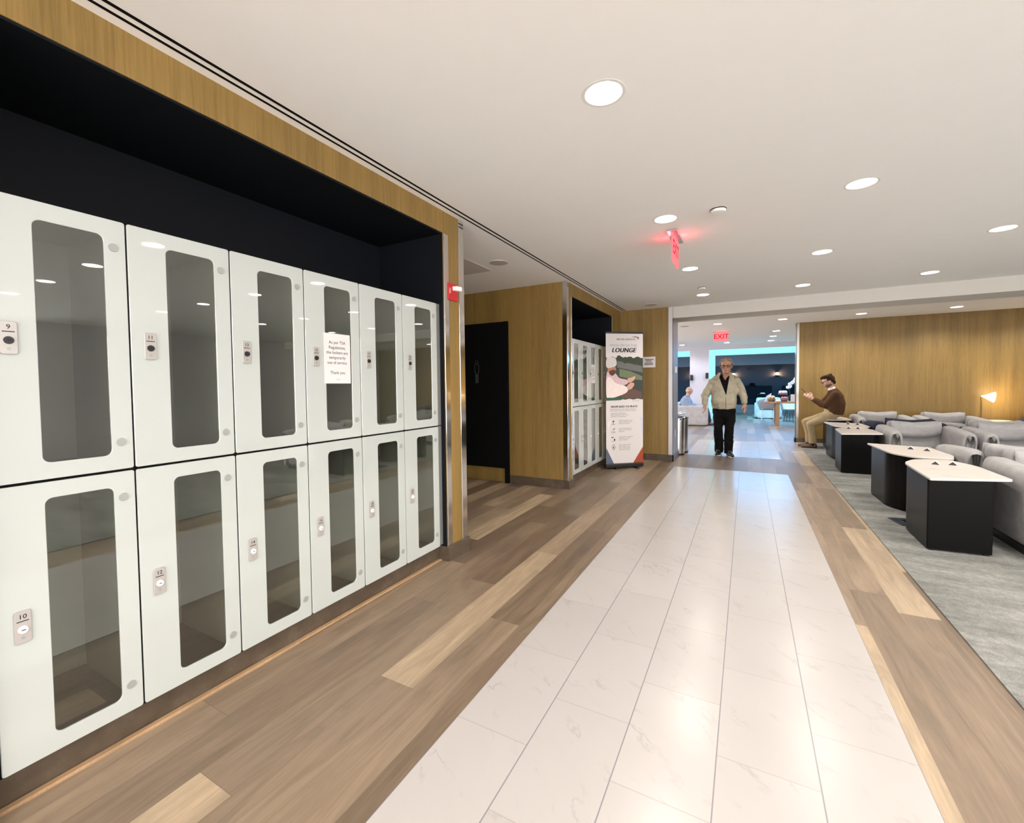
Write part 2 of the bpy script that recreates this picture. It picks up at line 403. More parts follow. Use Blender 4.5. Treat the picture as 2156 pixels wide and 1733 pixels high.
# chrome edges
def strip(x0, y0, z0, x1, y1, z1): return struct(MB().box(x0, y0, z0, x1, y1, z1).build('trim_3', 'chrome', bevel=.003))
strip(TX-.05, 2.737, .112, TX+.006, 2.797, 2.514)
strip(TX-.03, 2.935, .112, TX+.006, 3.006, CZ-.002)
strip(TX-.06, 5.354, .112, TX+.006, 5.415, CZ-.002)
strip(TX-.04, 5.505, .112, TX+.006, 5.536, 2.514)
strip(TX-.04, 7.509, .2, TX+.006, 7.535, 2.514)
# wall with the banner in front, steel jamb of the wide opening
struct(MB().box(-2.8, 8.1, 0, -1.125, 8.72, CZ).build('wall_front', 'veneer'))
struct(MB().box(TX, 8.075, 0, -1.105, 8.1, .112).box(-1.125, 8.075, 0, -1.10, 8.735, .112).build('baseboard_front', 'stone', bevel=.002))
struct(MB().box(-1.19, 8.094, .112, -1.119, 8.1, CZ-.002).box(-1.125, 8.094, .112, -1.119, 8.725, 2.485).build('trim_4', m_steel('satin_steel', (.55, .53, .54), .46)))
# right hand wood wall
struct(MB().box(.98, 11.85, 0, XR, 12.1, CZ).build('wall_front', 'veneer'))
struct(MB().box(.955, 11.83, 0, XR, 11.85, .10).box(.955, 11.83, 0, .98, 12.12, .10).build('baseboard_front', 'stone', bevel=.002))
struct(MB().box(.972, 11.842, .10, 1.03, 11.85, CZ-.002).box(.972, 11.842, .10, .98, 12.1, CZ-.002).build('trim_5', 'bronze'))
# far lounge
fill_window_wall('wall_left', 'x', XL, -.1, 8.72, YF, [(9.2, 11.6), (12.0, 14.4)])  # unseen windows added to give this lounge cool light
struct(MB().box(XL, 8.62, 0, -2.8, 8.72, CZ).build('wall_front', 'wallwhite'))
fill_window_wall('wall_right', 'x', XR, .1, 11.85, YF, [(12.4, 14.6)])
PY0, PY1, PZ = 17.0, 20.4, 2.505
struct(MB().box(-1.775, PY0, 0, -1.155, PY1, CZ).build('wall_far', 'wallwhite'))
struct(MB().box(-1.155, PY0, PZ+.012, XR, PY1, CZ).box(XL, PY0, PZ+.012, -1.775, PY1, CZ).build('wall_far', 'wallwhite'))
for nm, bx, lb in (('light_panel', (-1.15, PY0+.03, PZ, 5.0, PY1, PZ+.01), 'glowing cyan light panel along the head of the wide far portal'),
                   ('light_panel', (-1.154, PY0+.03, .02, -1.146, PY1, PZ), 'tall glowing cyan light panel lining the left side of the wide far portal'),
                   ('light_panel', (-5.0, PY0+.03, PZ, -1.78, PY1, PZ+.01), 'short glowing cyan light panel above the far left opening')):
    tag(MB().box(*bx).build(nm, 'cyan'), lb, 'light')
for x, y, z, sx, sy, e in ((1.6, (PY0+PY1)/2, PZ-.01, 5.0, 3.2, 300.0), (-3.0, (PY0+PY1)/2, PZ-.01, 2.2, 3.2, 120.0)):
    l = bpy.data.lights.new('portal_led', 'AREA'); l.shape = 'RECTANGLE'; l.size = sx; l.size_y = sy; l.energy = e; l.color = (.10, .42, 1.0)
    lo = bpy.data.objects.new('portal_led', l); COL.objects.link(lo); lo.location = (x, y, z)
M['darkwall'] = plain('dark_grey_wall', (.075, .082, .10), .8, 0, .3, .06, 5)
M['midwall'] = plain('blue_grey_bulkhead', (.30, .34, .42), .8, 0, .3, .04, 5)
struct(MB().box(XL, YF, 0, XR, YF+.1, 2.19).build('wall_far', 'darkwall'))
struct(MB().box(XL, YF-.6, 2.19, XR, YF+.1, CZ).build('wall_far', 'midwall'))

# ------------------------------------------------------------------ recessed ceiling lights
def make_light(loc, label, lens='lens', col=WARM, power=SPOT_W, group='recessed ceiling downlights'):
    t = thing('ceiling_light', label, 'ceiling light', loc, 0, group)
    MB().lathe([(.083, -.001), (.098, -.001), (.100, .0), (.083, .0)], 28).build('trim_ring', 'white', t, smooth=False)
    MB().lathe([(0, -.0015), (.083, -.0015), (.083, -.0005), (0, -.0005)], 28).build('lens', lens, t)
    l = bpy.data.lights.new('downlight_lamp', 'SPOT'); l.energy = power; l.color = col; l.spot_size = math.radians(150); l.spot_blend = .7; l.shadow_soft_size = .07
    lo = bpy.data.objects.new('downlight_lamp', l); COL.objects.link(lo); lo.parent = t; lo.location = (0, 0, -.02)
    return t
LABS = {
 (-.58, 2.03): 'largest round downlight in the ceiling, nearest the camera above the tile path',
 (-.58, 3.79): 'round downlight in the ceiling just in front of the hanging red exit sign',
 (-.58, 5.56): 'small round downlight in the ceiling just behind the hanging red exit sign',
 (-.58, 7.28): 'round downlight beside the small detector, in front of the dropped beam',
 (.67, 3.80): 'large oval looking downlight in mid ceiling, right of the hanging exit sign',
 (.67, 5.57): 'round downlight above the right edge of the tile path, second back of its row',
 (.67, 7.32): 'round downlight above the right edge of the tile path, last before the beam',
 (1.97, 5.56): 'large downlight at the right border of the photo, above the grey chairs',
 (1.97, 7.33): 'round downlight above the grey chairs, last before the beam'}
for x in (-.58, .67, 1.97, 3.3, 4.6):
    for y in (-1.45, .28, 2.03, 3.79, 5.56, 7.3):
        k = [q for q in LABS if abs(q[0]-x) < .05 and abs(q[1]-y) < .05]
        if k: make_light((k[0][0], k[0][1], CZ), LABS[k[0]])
        else: make_light((x, y, CZ), 'round downlight in the ceiling outside the picture, behind or right of the camera')
for x, y, lb in ((-.575, 11.02, 'round downlight above the second tile rectangle, behind the beam'),
                 (.66, 11.0, 'round downlight behind the beam, left of the wood wall end'),
                 (1.965, 11.0, 'left of the two downlights above the long wood wall'),
                 (3.33, 11.0, 'right of the two downlights above the long wood wall'),
                 (4.6, 11.0, 'downlight outside the picture above the right end of the wood wall')):
    make_light((x, y, CZ), lb, power=SPOT_W*1.7)
for x, y, lb in ((.665, 13.38, 'first downlight of the row of three leading to the far portal'),
                 (.66, 14.82, 'middle downlight of the row of three leading to the far portal'),
                 (.666, 16.3, 'last downlight of the row of three leading to the far portal'),
                 (-.578, 16.25, 'downlight just in front of the far wall, below the far exit sign'),
                 (-1.955, 16.3, 'downlight above the far left opening and the seated bald man'),
                 (-1.955, 13.4, 'downlight of the far lounge hidden behind the steel jamb'),
                 (2.6, 14.8, 'downlight of the far lounge hidden behind the wood wall'),
                 (-3.4, 14.8, 'downlight of the far lounge left of the steel jamb')):
    make_light((x, y, CZ), lb, 'lenscool', COOL, SPOT_W*1.25)
# round ceiling fittings
def disc(name, label, cat, x, y, r, h, mat, ring=None):
    t = thing(name, label, cat, (x, y, CZ))
    MB().lathe([(0, -h), (r*.82, -h), (r, -h*.55), (r, 0), (0, 0)], 24).build('body', mat, t, smooth=False)
    if ring: MB().lathe([(r*1.0, -h*.3), (r*1.06, -h*.3), (r*1.06, 0), (r*1.0, 0)], 24).build('rim', ring, t)
    return t
disc('smoke_detector', 'white round smoke detector with dark rim in the middle of the ceiling', 'smoke detector', -.197, 3.79, .055, .022, 'ceil', 'black')
disc('smoke_detector', 'small round detector beside a downlight in front of the beam', 'smoke detector', -.55, 6.72, .05, .022, 'ceil', 'black')
M['grille'] = plain('beige_grille', (.52, .48, .43), .6, 0, .3, .05, 400)
disc('ceiling_speaker', 'round beige ceiling speaker over the dark hallway', 'speaker', -2.348, 4.18, .10, .008, 'grille', 'white')
disc('ceiling_speaker', 'round beige ceiling speaker above the roll-up banner', 'speaker', -1.41, 7.70, .10, .008, 'grille', 'white')
disc('ceiling_speaker', 'round beige ceiling speaker in the far lounge beside the steel jamb', 'speaker', -1.267, 11.0, .10, .008, 'grille', 'white')
t = thing('access_panel', 'square grey access panel in the hallway ceiling', 'access panel', (-2.85, 4.1, CZ))
MB().box(-.28, -.3, -.004, .28, .32, 0).build('panel', plain('panel_grey', (.62, .58, .53), .7), t, bevel=.002)

# ------------------------------------------------------------------ lockers
PITCH_L = .3792
def rrect(x0, y0, x1, y1, r, n=5):
    P = []
    for cx, cy, a0 in ((x1-r, y1-r, 0), (x0+r, y1-r, PI/2), (x0+r, y0+r, PI), (x1-r, y0+r, 3*PI/2)):
        for i in range(n+1):
            a = a0+PI/2*i/n; P.append((cx+r*math.cos(a), cy+r*math.sin(a)))
    return P
def frame_with_hole(w, h, hole, th):
    """door leaf in its own yz plane (y 0..w, z 0..h), hole rounded; front at x=0, back at x=-th"""
    m = MB(); o = rrect(0, 0, w, h, .008, 5); i = rrect(*hole, .022, 5); n = len(o)
    v = [(0, a, b) for a, b in o]+[(0, a, b) for a, b in i]+[(-th, a, b) for a, b in o]+[(-th, a, b) for a, b in i]
    f = []
    for k in range(n):
        j = (k+1) % n
        f += [(k, j, n+j, n+k), (2*n+j, 2*n+k, 3*n+k, 3*n+j), (j, k, 2*n+k, 2*n+j), (n+k, n+j, 3*n+j, 3*n+k)]
    m.add(v, f); return m
UZ0, UZ1, LZ0, LZ1 = 1.056, 1.978, .127, 1.047
HOLE_U = (.126, 1.112-UZ0, .309, 1.917-UZ0); HOLE_L = (.126, .187-LZ0, .309, .992-LZ0)
def locker_proto(upper):
    t = bpy.data.objects.new('locker', None); COL.objects.link(t); t.empty_display_size = .1
    h = UZ1-UZ0 if upper else LZ1-LZ0; w = PITCH_L-.006; D = .53
    c = MB(); a = .004
    c.box(-D, -.002, -.002, -D+.01, w+.002, h+.002)
    c.box(-D, -.002, -.002, -.012, .004, h+.002); c.box(-D, w-.004, -.002, -.012, w+.002, h+.002)
    c.box(-D, .004, -.002, -.012, w-.004, .006)
    cc = c.build('carcass', 'inside', t)
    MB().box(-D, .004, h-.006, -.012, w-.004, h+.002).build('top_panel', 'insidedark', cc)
    if not upper: MB().box(-D+.012, .008, .006, -.02, w-.008, .012).build('floor_mat', 'rubber', cc)
    gk = MB(); gk.box(-.0118, -.003, -.003, -.0085, .003, h+.003); gk.box(-.0118, w-.003, -.003, -.0085, w+.003, h+.003)
    gk.box(-.0118, .003, -.003, -.0085, w-.003, .003); gk.box(-.0118, .003, h-.003, -.0085, w-.003, h+.003)
    gk.build('gap_shade', 'blackmatte', t)  # black ring put in as the shade of the door gap
    hole = HOLE_U if upper else HOLE_L
    d = frame_with_hole(w, h, hole, .008).build('door', 'doorglass', t, bevel=.0015, seg=1); d.location.x = 0
    MB().box(-.006, hole[0]-.004, hole[1]-.004, -.004, hole[2]+.004, hole[3]+.004).build('window_pane', 'pane', d)
    lz = (1.522 if upper else .590)-(UZ0 if upper else LZ0)
    pl = MB().prism(rrect(.040, lz-.052, .080, lz+.052, .007, 3), 0, .007, Matrix(((0, 0, 1, 0), (1, 0, 0, 0), (0, 1, 0, 0), (0, 0, 0, 1)))).build('lock_plate', 'plate', t, bevel=.001, seg=1)
    kb = MB(); kb.loft([((.007, .060, lz-.008), .0125, .0125), ((.013, .060, lz-.008), .011, .011)], 18)
    kb.build('lock_knob', 'black' if upper else 'white', pl)
    s = MB().box(.013, .055, lz-.0095, .0134, .065, lz-.0065); s.build('key_slot', 'ink', pl)
    MB().box(.007, .046, lz+.018, .0073, .074, lz+.021).build('plate_mark', 'ink', pl)
    MB().loft([((.007, .060, lz-.035), .005, .005), ((.0085, .060, lz-.035), .005, .005)], 12).build('reset_hole', 'cap', pl)
    for z in ((1.878-UZ0, 1.158-UZ0) if upper else (.951-LZ0, .229-LZ0)):
        MB().loft([((0, .337, z), .0155, .0155), ((.0035, .337, z), .0145, .0145)], 20).build('hinge_cap', 'cap', t)
    return t
proto_u, proto_l = locker_proto(True), locker_proto(False)
used = {True: False, False: False}
def place_locker(upper, y, label, number=None, group=None):
    p = proto_u if upper else proto_l; z = UZ0 if upper else LZ0
    if not used[upper]:
        used[upper] = True; o = p; o.location = (-2.05, y, z); o['label'] = label
    else: o = dup(p, (-2.05, y, z), 0, label)
    o['category'] = 'locker'; o['group'] = group
    return o
def number_locker(o, upper, number):
    lz = (1.522 if upper else .590)-(UZ0 if upper else LZ0)
    v, f = text_geo(str(number), .020, bold=.01)
    plate = [c for c in o.children if c.name.startswith('lock_plate')][0]
    MB().add(v, f, plane_mat((.0074, .060, lz+.034), (0, 1, 0), (1, 0, 0))).build('locker_number', 'ink', plate)
todo = []
ORD = ['first', 'second', 'third', 'fourth', 'fifth', 'sixth']
for i in range(6):
    y = .406+i*PITCH_L+.003
    for up in (True, False):
        num = 9+2*i+(0 if up else 1)
        lb = 'white glass fronted %s locker numbered %d, %s column from the left in the near row' % ('upper' if up else 'lower', num, ORD[i])
        todo.append((place_locker(up, y, lb, num, 'white lockers in the near niche'), up, num))
for i in range(5):
    y = 5.572+i*PITCH_L+.003
    for up in (True, False):
        lb = 'white %s locker in the far niche beside the banner, %s column from the left' % ('upper' if up else 'lower', ORD[i])
        place_locker(up, y, lb, None, 'white lockers in the far niche')
for q in todo: number_locker(*q)
struct(MB().box(-2.6, 2.683, .13, -2.058, 2.7265, 1.050).box(-2.6, 2.683, 1.056, -2.058, 2.7265, 1.978).build('trim_6', 'filler'))
struct(MB().box(-2.6, .385, .13, -2.062, .400, 1.978).build('trim_6', 'steel', bevel=.002))
def notice(y, label, size=.0185):
    t = thing('notice', label, 'notice', (-2.0488, y, 1.376), 0, 'out of service notices')
    MB().box(0, 0, 0, .0012, .185, .282).build('sheet', 'paper', t)
    v, f = text_geo('As per TSA\nRegulations,\nthe lockers are\ntemporarily\nout of service.\n\nThank you', .0245, line=1.16, bold=.004)
    MB().add(v, f, plane_mat((.0016, .0925, .146), (0, 1, 0), (1, 0, 0))).build('lettering', 'ink', t)
    MB().box(.0013, .085, .022, .0016, .108, .0235).build('rule', 'ink', t)
notice(1.658, 'printed out of service notice on the fourth upper locker of the near row')
notice(5.572+2*PITCH_L+.121, 'small out of service notice on the third upper locker of the far niche')

# ------------------------------------------------------------------ fire alarm
t = thing('fire_alarm', 'red fire alarm with white strobe on the wood pier beside the lockers', 'alarm', (TX, 2.842, 2.085))
MB().box(0, -.064, -.066, .014, .064, .066).build('box', 'red', t, bevel=.004)
MB().prism([(-.028, .0), (.042, .0), (.036, .05), (-.018, .035)], .010, .045, Matrix(((0, 1, 0, .012), (1, 0, 0, .018), (0, 0, 1, 0), (0, 0, 0, 1)))).build('strobe', 'white', t, bevel=.006)
v, f = text_geo('FIRE', .022, bold=.01)
MB().add(v, f, plane_mat((.0145, -.045, .005), (0, 0, -1), (1, 0, 0), (0, 1, 0))).build('lettering', 'white', t)

# ------------------------------------------------------------------ restroom door in the hallway
dr = struct(MB().box(-4.2, 5.325, .205, -2.93, 5.352, 2.235).build('door_1', 'blackmatte', bevel=.002))
fr = MB().box(-2.93, 5.318, 0, -2.872, 5.36, 2.235).build('door_frame', 'blackmatte', dr)
MB().box(-4.2, 5.35, .03, -2.93, 5.359, .20).build('kick_panel', 'veneer', dr)
MB().box(-4.2, 5.325, 0, -2.93, 5.35, .012).build('threshold', 'chrome', dr)
M['iconline'] = plain('grey_icon', (.06, .06, .063), .5)
ic = MB(); out = [(-.028, .10), (.028, .10), (.034, .09), (.034, -.01), (.022, -.01), (.022, -.16), (.004, -.16), (.004, -.04), (-.004, -.04), (-.004, -.16), (-.022, -.16), (-.022, -.01), (-.034, -.01), (-.034, .09)]
for i in range(len(out)):
    a, b = out[i], out[(i+1) % len(out)]
    ic.cyl((a[0], 0, a[1]), (b[0], 0, b[1]), .003, 6)
pr = None
for i in range(17):
    a = 2*PI*i/16; q = (.022*math.cos(a), 0, .135+.022*math.sin(a))
    if pr: ic.cyl(pr, q, .003, 6)
    pr = q
io = ic.build('restroom_symbol', 'iconline', dr); io.location = (-3.37, 5.322, 1.56)

# ------------------------------------------------------------------ exit signs
def exit_sign(loc, rz, label, w=.36, h=.24, body=True):
    t = thing('exit_sign', label, 'exit sign', loc, rz, 'red exit signs')
    MB().box(-w/2-.03, -.045, -.012, w/2+.03, .045, 0).build('mounting_plate', 'steel', t, bevel=.003)
    MB().box(-w/2, -.008, -h-.012, w/2, .008, -.012).build('panel', M['exitglow'], t)
    for sgn in (-1, 1):
        v, f = text_geo('EXIT', h*.72, bold=.012)
        MB().add(v, f, plane_mat((0, sgn*.0085, -h/2-.012), (-sgn, 0, 0), (0, sgn, 0))).build('lettering', M['exitred'], t)
    l = bpy.data.lights.new('exit_sign_lamp', 'POINT'); l.energy = .45; l.color = (1, .06, .08); l.shadow_soft_size = .03
    for sgn in (-1, 1):
        lo = bpy.data.objects.new('exit_sign_lamp', l); COL.objects.link(lo); lo.parent = t; lo.location = (0, sgn*.06, -.06)
M['exitglow'] = emit('exit_panel_glow', (1.0, .22, .24), .9)
M['exitred'] = emit('exit_letter_glow', (.75, .01, .02), .8)
exit_sign((-.572, 4.27, CZ), PI/2, 'hanging red lit exit sign seen edge on in the middle of the ceiling', .36, .24)
exit_sign((-.58, 12.7, CZ), 0, 'red lit exit sign in the far lounge above the walking man', .32, .235)

# ------------------------------------------------------------------ roll-up banner
bx, by = -1.9415, 6.8696; ux = Vector((.76837, .64, 0)); bw = .6388
bang = math.atan2(ux.y, ux.x)
t = thing('roll_up_banner', 'white roll-up banner with a chef picture standing in front of the far lockers', 'banner', (bx, by, 0), bang)
cas = MB(); cas.box(-.005, .0, .022, bw+.005, .10, .085); cas.build('base_cassette', 'black', t, bevel=.012, seg=3)
for x in (.16, .52):
    MB().box(x-.018, -.045, 0, x+.018, .16, .022).build('foot', 'black', t, bevel=.004)
MB().cyl((bw/2, .075, .06), (bw/2, .075, 2.14), .009, 10).build('support_pole', 'steel', t)
P0, P1, Z0, Z1 = .018, .655, .085, 2.165
pan = MB().box(P0, .046, Z0, P1, .050, Z1).build('panel', 'paper', t)
MB().box(P0-.006, .040, Z1-.004, P1+.006, .056, Z1+.026).build('top_rail', 'black', t, bevel=.004)
FY = .046
def flat(poly, mat, name, k, parent=pan):
    if name.startswith('picture_'):
        for _ in range(2): poly = [(a[0]*w+b[0]*(1-w), a[1]*w+b[1]*(1-w)) for a, b in zip(poly, poly[1:]+poly[:1]) for w in (.75, .25)]
        poly = [(min(max(x, P0+.001), P1-.001), z) for x, z in poly]
    n = len(poly); y = FY-.0006*k
    a = sum(poly[i][0]*poly[(i+1) % n][1]-poly[(i+1) % n][0]*poly[i][1] for i in range(n))
    if a < 0: poly = poly[::-1]
    m = MB(); m.add([(x, y, z) for x, z in poly], [tuple(range(n))]); return m.build(name, mat, parent)
def bt(body, x, z, size, mat, name='lettering', heavy=0, **kw):
    v, f = text_geo(body, size, **kw); m = MB()
    for k in ((0,) if not heavy else (-1.5, -.5, .5, 1.5)):
        m.add(v, f, plane_mat((x+k*heavy*size, FY-.0024-.00005*k, z), (1, 0, 0), (0, -1, 0)))
    return m.build(name, mat, pan)
CW = P1-P0
def bp(u, v): # fraction of the banner face -> local x,z ; v from the top
    return (P0+u*CW, Z1-v*(Z1-Z0))
PIC0, PIC1 = .183, .508
def wav(v, amp, n=24, ph=0.0): return [(i/n, v+amp*math.sin(i*1.15+ph)) for i in range(n+1)]
def pol(pts): return [bp(u, v) for u, v in pts]
def colmat(name, c): M[name] = plain(name, c, .7, 0, .2, .12, 25); return M[name]
colmat('photo_dark', (.06, .065, .06)); colmat('photo_green', (.05, .065, .04)); colmat('photo_grey', (.15, .15, .145)); colmat('photo_leaf', (.16, .19, .11))
colmat('photo_white', (.78, .68, .64)); colmat('photo_pink', (.62, .44, .47)); colmat('photo_skin', (.40, .20, .13)); colmat('photo_hand', (.58, .34, .27)); colmat('photo_beard', (.10, .05, .04))
colmat('photo_soil', (.13, .08, .065)); colmat('hat_white', (.60, .55, .52)); colmat('band_green', (.045, .11, .07)); colmat('slate', (.11, .13, .19)); colmat('rust', (.36, .07, .03)); colmat('lilac', (.56, .58, .70)); colmat('palepink', (.80, .70, .69))
flat(pol([(0, PIC1)]+[(0, PIC0)]+wav(PIC0, .006)+[(1, PIC1)]+wav(PIC1-.002, .003)[::-1]), 'photo_dark', 'picture', 1)
flat(pol([(.30, .21), (.97, .25), (.99, .30), (.30, .26)]), 'photo_grey', 'shelf_picture', 2)
for (u, v, r) in ((.35, .19, .07), (.52, .205, .08), (.66, .20, .07), (.78, .215, .08), (.92, .22, .07), (.86, .195, .05)):
    flat(pol([(u+r*math.cos(a*PI/5), v+r*.33*math.sin(a*PI/5)) for a in range(10)]), 'photo_green', 'picture_foliage', 2.3)
flat(pol([(.36, .27), (.66, .29), (.98, .33), (.98, .36), (.66, .35), (.36, .33)]), 'photo_leaf', 'leaf_picture', 2.3)
flat(pol([(.38, .39), (.96, .45), (.98, .50), (.42, .50)]), 'photo_soil', 'soil_picture', 2)
flat(pol([(.0, .30), (.10, .275), (.28, .31), (.34, .345), (.60, .355), (.60, .39), (.30, .41), (.20, .50), (0, .50)]), 'photo_pink', 'picture_chef_far_arm', 3)
flat(pol([(.0, .33), (.14, .335), (.24, .385), (.58, .405), (.60, .45), (.36, .48), (.10, .50), (0, .50)]), 'photo_white', 'picture_chef_jacket', 4)
flat(pol([(.56, .345), (.68, .34), (.79, .325), (.79, .345), (.74, .365), (.60, .385)]), 'photo_hand', 'picture_far_hand', 4)
flat(pol([(.55, .405), (.66, .375), (.76, .38), (.76, .40), (.68, .43), (.58, .435)]), 'photo_hand', 'picture_near_hand', 5)
flat(pol([(.04, .26), (.24, .25), (.27, .27), (.25, .31), (.14, .325), (.04, .29)]), 'photo_skin', 'picture_face', 5)
flat(pol([(.08, .285), (.26, .275), (.25, .31), (.16, .328), (.08, .31)]), 'photo_beard', 'picture_beard', 6)
flat(pol([(0, .195), (.08, .178), (.22, .182), (.28, .20), (.29, .25), (.14, .262), (0, .268)]), 'hat_white', 'picture_hat', 6)
flat(pol([(0, .492), (.44, .492), (.44, .505), (.40, .512), (0, .515)]), 'band_green', 'green_band', 6)
flat(pol([(0, .88), (0, 1), (.20, 1), (.03, .895)]), 'slate', 'corner_panel', 2)
flat(pol([(1, .875), (1, 1), (.73, 1), (.98, .885)]), 'rust', 'corner_panel', 2)
flat(pol([(.90, .64), (.99, .655), (.99, .81)]), 'lilac', 'side_panel', 2)
flat(pol([(.05, .68), (.13, .665), (.05, .75)]), 'palepink', 'side_panel', 2)
x, z = bp(.54, .046); bt('BRITISH AIRWAYS', x, z, .040, 'ink')
rib = [bp(u, v) for u, v in ((.68, .025), (.80, .0235), (.875, .027), (.895, .034), (.86, .044), (.84, .043), (.865, .035), (.85, .031), (.78, .0285))]
flat(rib, colmat('ribbon', (.10, .012, .03)), 'ribbon_emblem', 3)
x, z = bp(.47, .094); bt('FRESH FROM THE', x, z, .060, 'greyink')
x, z = bp(.48, .130); bt('LOUNGE', x, z, .098, 'ink', heavy=.032, shear=.2, spacing=1.06)
x, z = bp(.80, .517); bt('farmshelf', x, z, .03, 'greyink')
x, z = bp(.48, .563); bt('FROM SEED TO PLATE', x, z, .044, 'ink', heavy=.03, shear=.25, spacing=1.06)
def dashes(u, v, widths):
    m = MB(); x, z = bp(u, v)
    for w in widths: m.box(x, FY-.0026, z-.0055, x+w, FY-.0012, z+.0055); x += w+.012
    return m
M['fineprint'] = plain('faint_grey_print', (.40, .385, .39), .7, 0, .2)
for i, (u, v, ws) in enumerate(((.10, .582, (.07, .05, .04, .05, .07, .07, .03)), (.10, .594, (.04, .08, .06, .03, .09, .09)), (.12, .614, (.12, .13, .0)), (.12, .626, (.06, .10, .06, .05)), (.12, .638, (.09, .02, .13)),
        (.34, .669, (.08, .09, .04)), (.34, .681, (.05, .10, .05)), (.34, .693, (.06, .04, .06)), (.34, .731, (.04, .14, .02)), (.34, .743, (.07, .03, .09)), (.34, .755, (.05, .03)),
        (.34, .796, (.12, .11)), (.34, .808, (.11, .07)), (.34, .820, (.06, .08)), (.34, .858, (.05, .08, .05)), (.34, .870, (.05, .07, .04)), (.34, .882, (.06, .05, .06)), (.34, .894, (.10, .08)))):
    dashes(u, v, ws).build('small_print', 'fineprint', pan)
for v, k in ((.68, 0), (.745, 1), (.81, 2), (.875, 3)):
    cx, cz = bp(.20, v); m = MB()
    y0 = FY-.0026; y1 = FY-.0012
    if k == 0: m.box(cx-.045, y0, cz-.04, cx+.03, y1, cz-.036); m.box(cx-.01, y0, cz-.036, cx-.004, y1, cz+.03); m.prism([(cx-.03, cz+.012), (cx+.02, cz+.02), (cx-.005, cz-.004)], y0, y1, Matrix(((1, 0, 0, 0), (0, 0, 1, 0), (0, 1, 0, 0), (0, 0, 0, 1))))
    if k == 1: m.box(cx-.045, y0, cz-.04, cx+.03, y1, cz-.036); m.box(cx-.045, y0, cz-.02, cx+.03, y1, cz-.016); m.prism([(cx-.02, cz-.005), (cx+.03, cz+.035), (cx+.0, cz+.028)], y0, y1, Matrix(((1, 0, 0, 0), (0, 0, 1, 0), (0, 1, 0, 0), (0, 0, 0, 1))))
    if k == 2: m.box(cx-.04, y0, cz+.018, cx+.0, y1, cz+.03); m.box(cx-.04, y0, cz-.04, cx+.02, y1, cz-.036); m.box(cx+.005, y0, cz-.03, cx+.025, y1, cz-.0)
    if k == 3:
        q = [(0, .05), (.03, .0), (0, -.05), (-.03, 0)]
        for a in range(4): m.cyl((cx+q[a][0], FY-.002, cz+q[a][1]), (cx+q[(a+1) % 4][0], FY-.002, cz+q[(a+1) % 4][1]), .0022, 6)
        m.box(cx-.008, y0, cz-.02, cx+.004, y1, cz+.012)
    m.build('pictogram', 'ink', pan)

# ------------------------------------------------------------------ wall sign, switches
t = thing('wall_sign', 'small white notice on the wood wall half hidden behind the banner', 'sign', (-1.408, 8.098, 1.74))
MB().box(-.22, -.008, -.095, 0, 0, .095).build('board', 'paper', t, bevel=.004)
m = MB()
for z, a, b in ((.045, -.18, -.03), (.020, -.165, -.06), (-.015, -.18, -.045), (-.040, -.19, -.035)):
    m.box(a, -.009, z-.006, b, -.0082, z+.006)
m.build('lettering', 'ink', t)
t = thing('thermostat', 'small white thermostat on the steel jamb', 'thermostat', (-1.119, 8.42, 1.60))
MB().box(0, -.05, -.06, .02, .05, .06).build('housing', 'white', t, bevel=.008)
t = thing('wall_outlet', 'white electrical outlet low on the steel jamb', 'outlet', (-1.119, 8.42, .46))
MB().box(0, -.04, -.06, .006, .04, .06).build('plate', 'white', t, bevel=.003)
for z in (-.022, .022): MB().box(.006, -.015, z-.013, .0075, .015, z+.013).build('socket', 'cap', t)

# ------------------------------------------------------------------ bins
def make_bin(loc, label):
    t = thing('trash_bin', label, 'trash bin', loc, 0, 'steel bins')
    pr_ = rrect(-.17, -.115, .17, .115, .10, 6)
    MB().prism([(a*1.02, b*1.02) for a, b in pr_], 0, .03).build('base_ring', 'black', t)
    MB().prism(pr_, .03, .66).build('body', 'steel', t, bevel=.004)
    ld = MB(); n = len(pr_)
    ld.prism([(a*1.05, b*1.05) for a, b in pr_], .66, .705)
    ld.build('lid_rim', 'chrome', t, bevel=.008)
    fl_ = MB(); fl_.loft([((-.15, 0, .715), .002, .09), ((-.08, 0, .745), .03, .10), ((.08, 0, .775), .03, .10), ((.15, 0, .785), .004, .09)], 12, side=(0, 0, 1))
    fl_.build('flap', 'steel', t, smooth=True)
make_bin((-1.20, 8.95, 0), 'front one of two stainless steel bins behind the steel jamb')
make_bin((-1.17, 9.28, 0), 'rear one of two stainless steel bins behind the steel jamb')

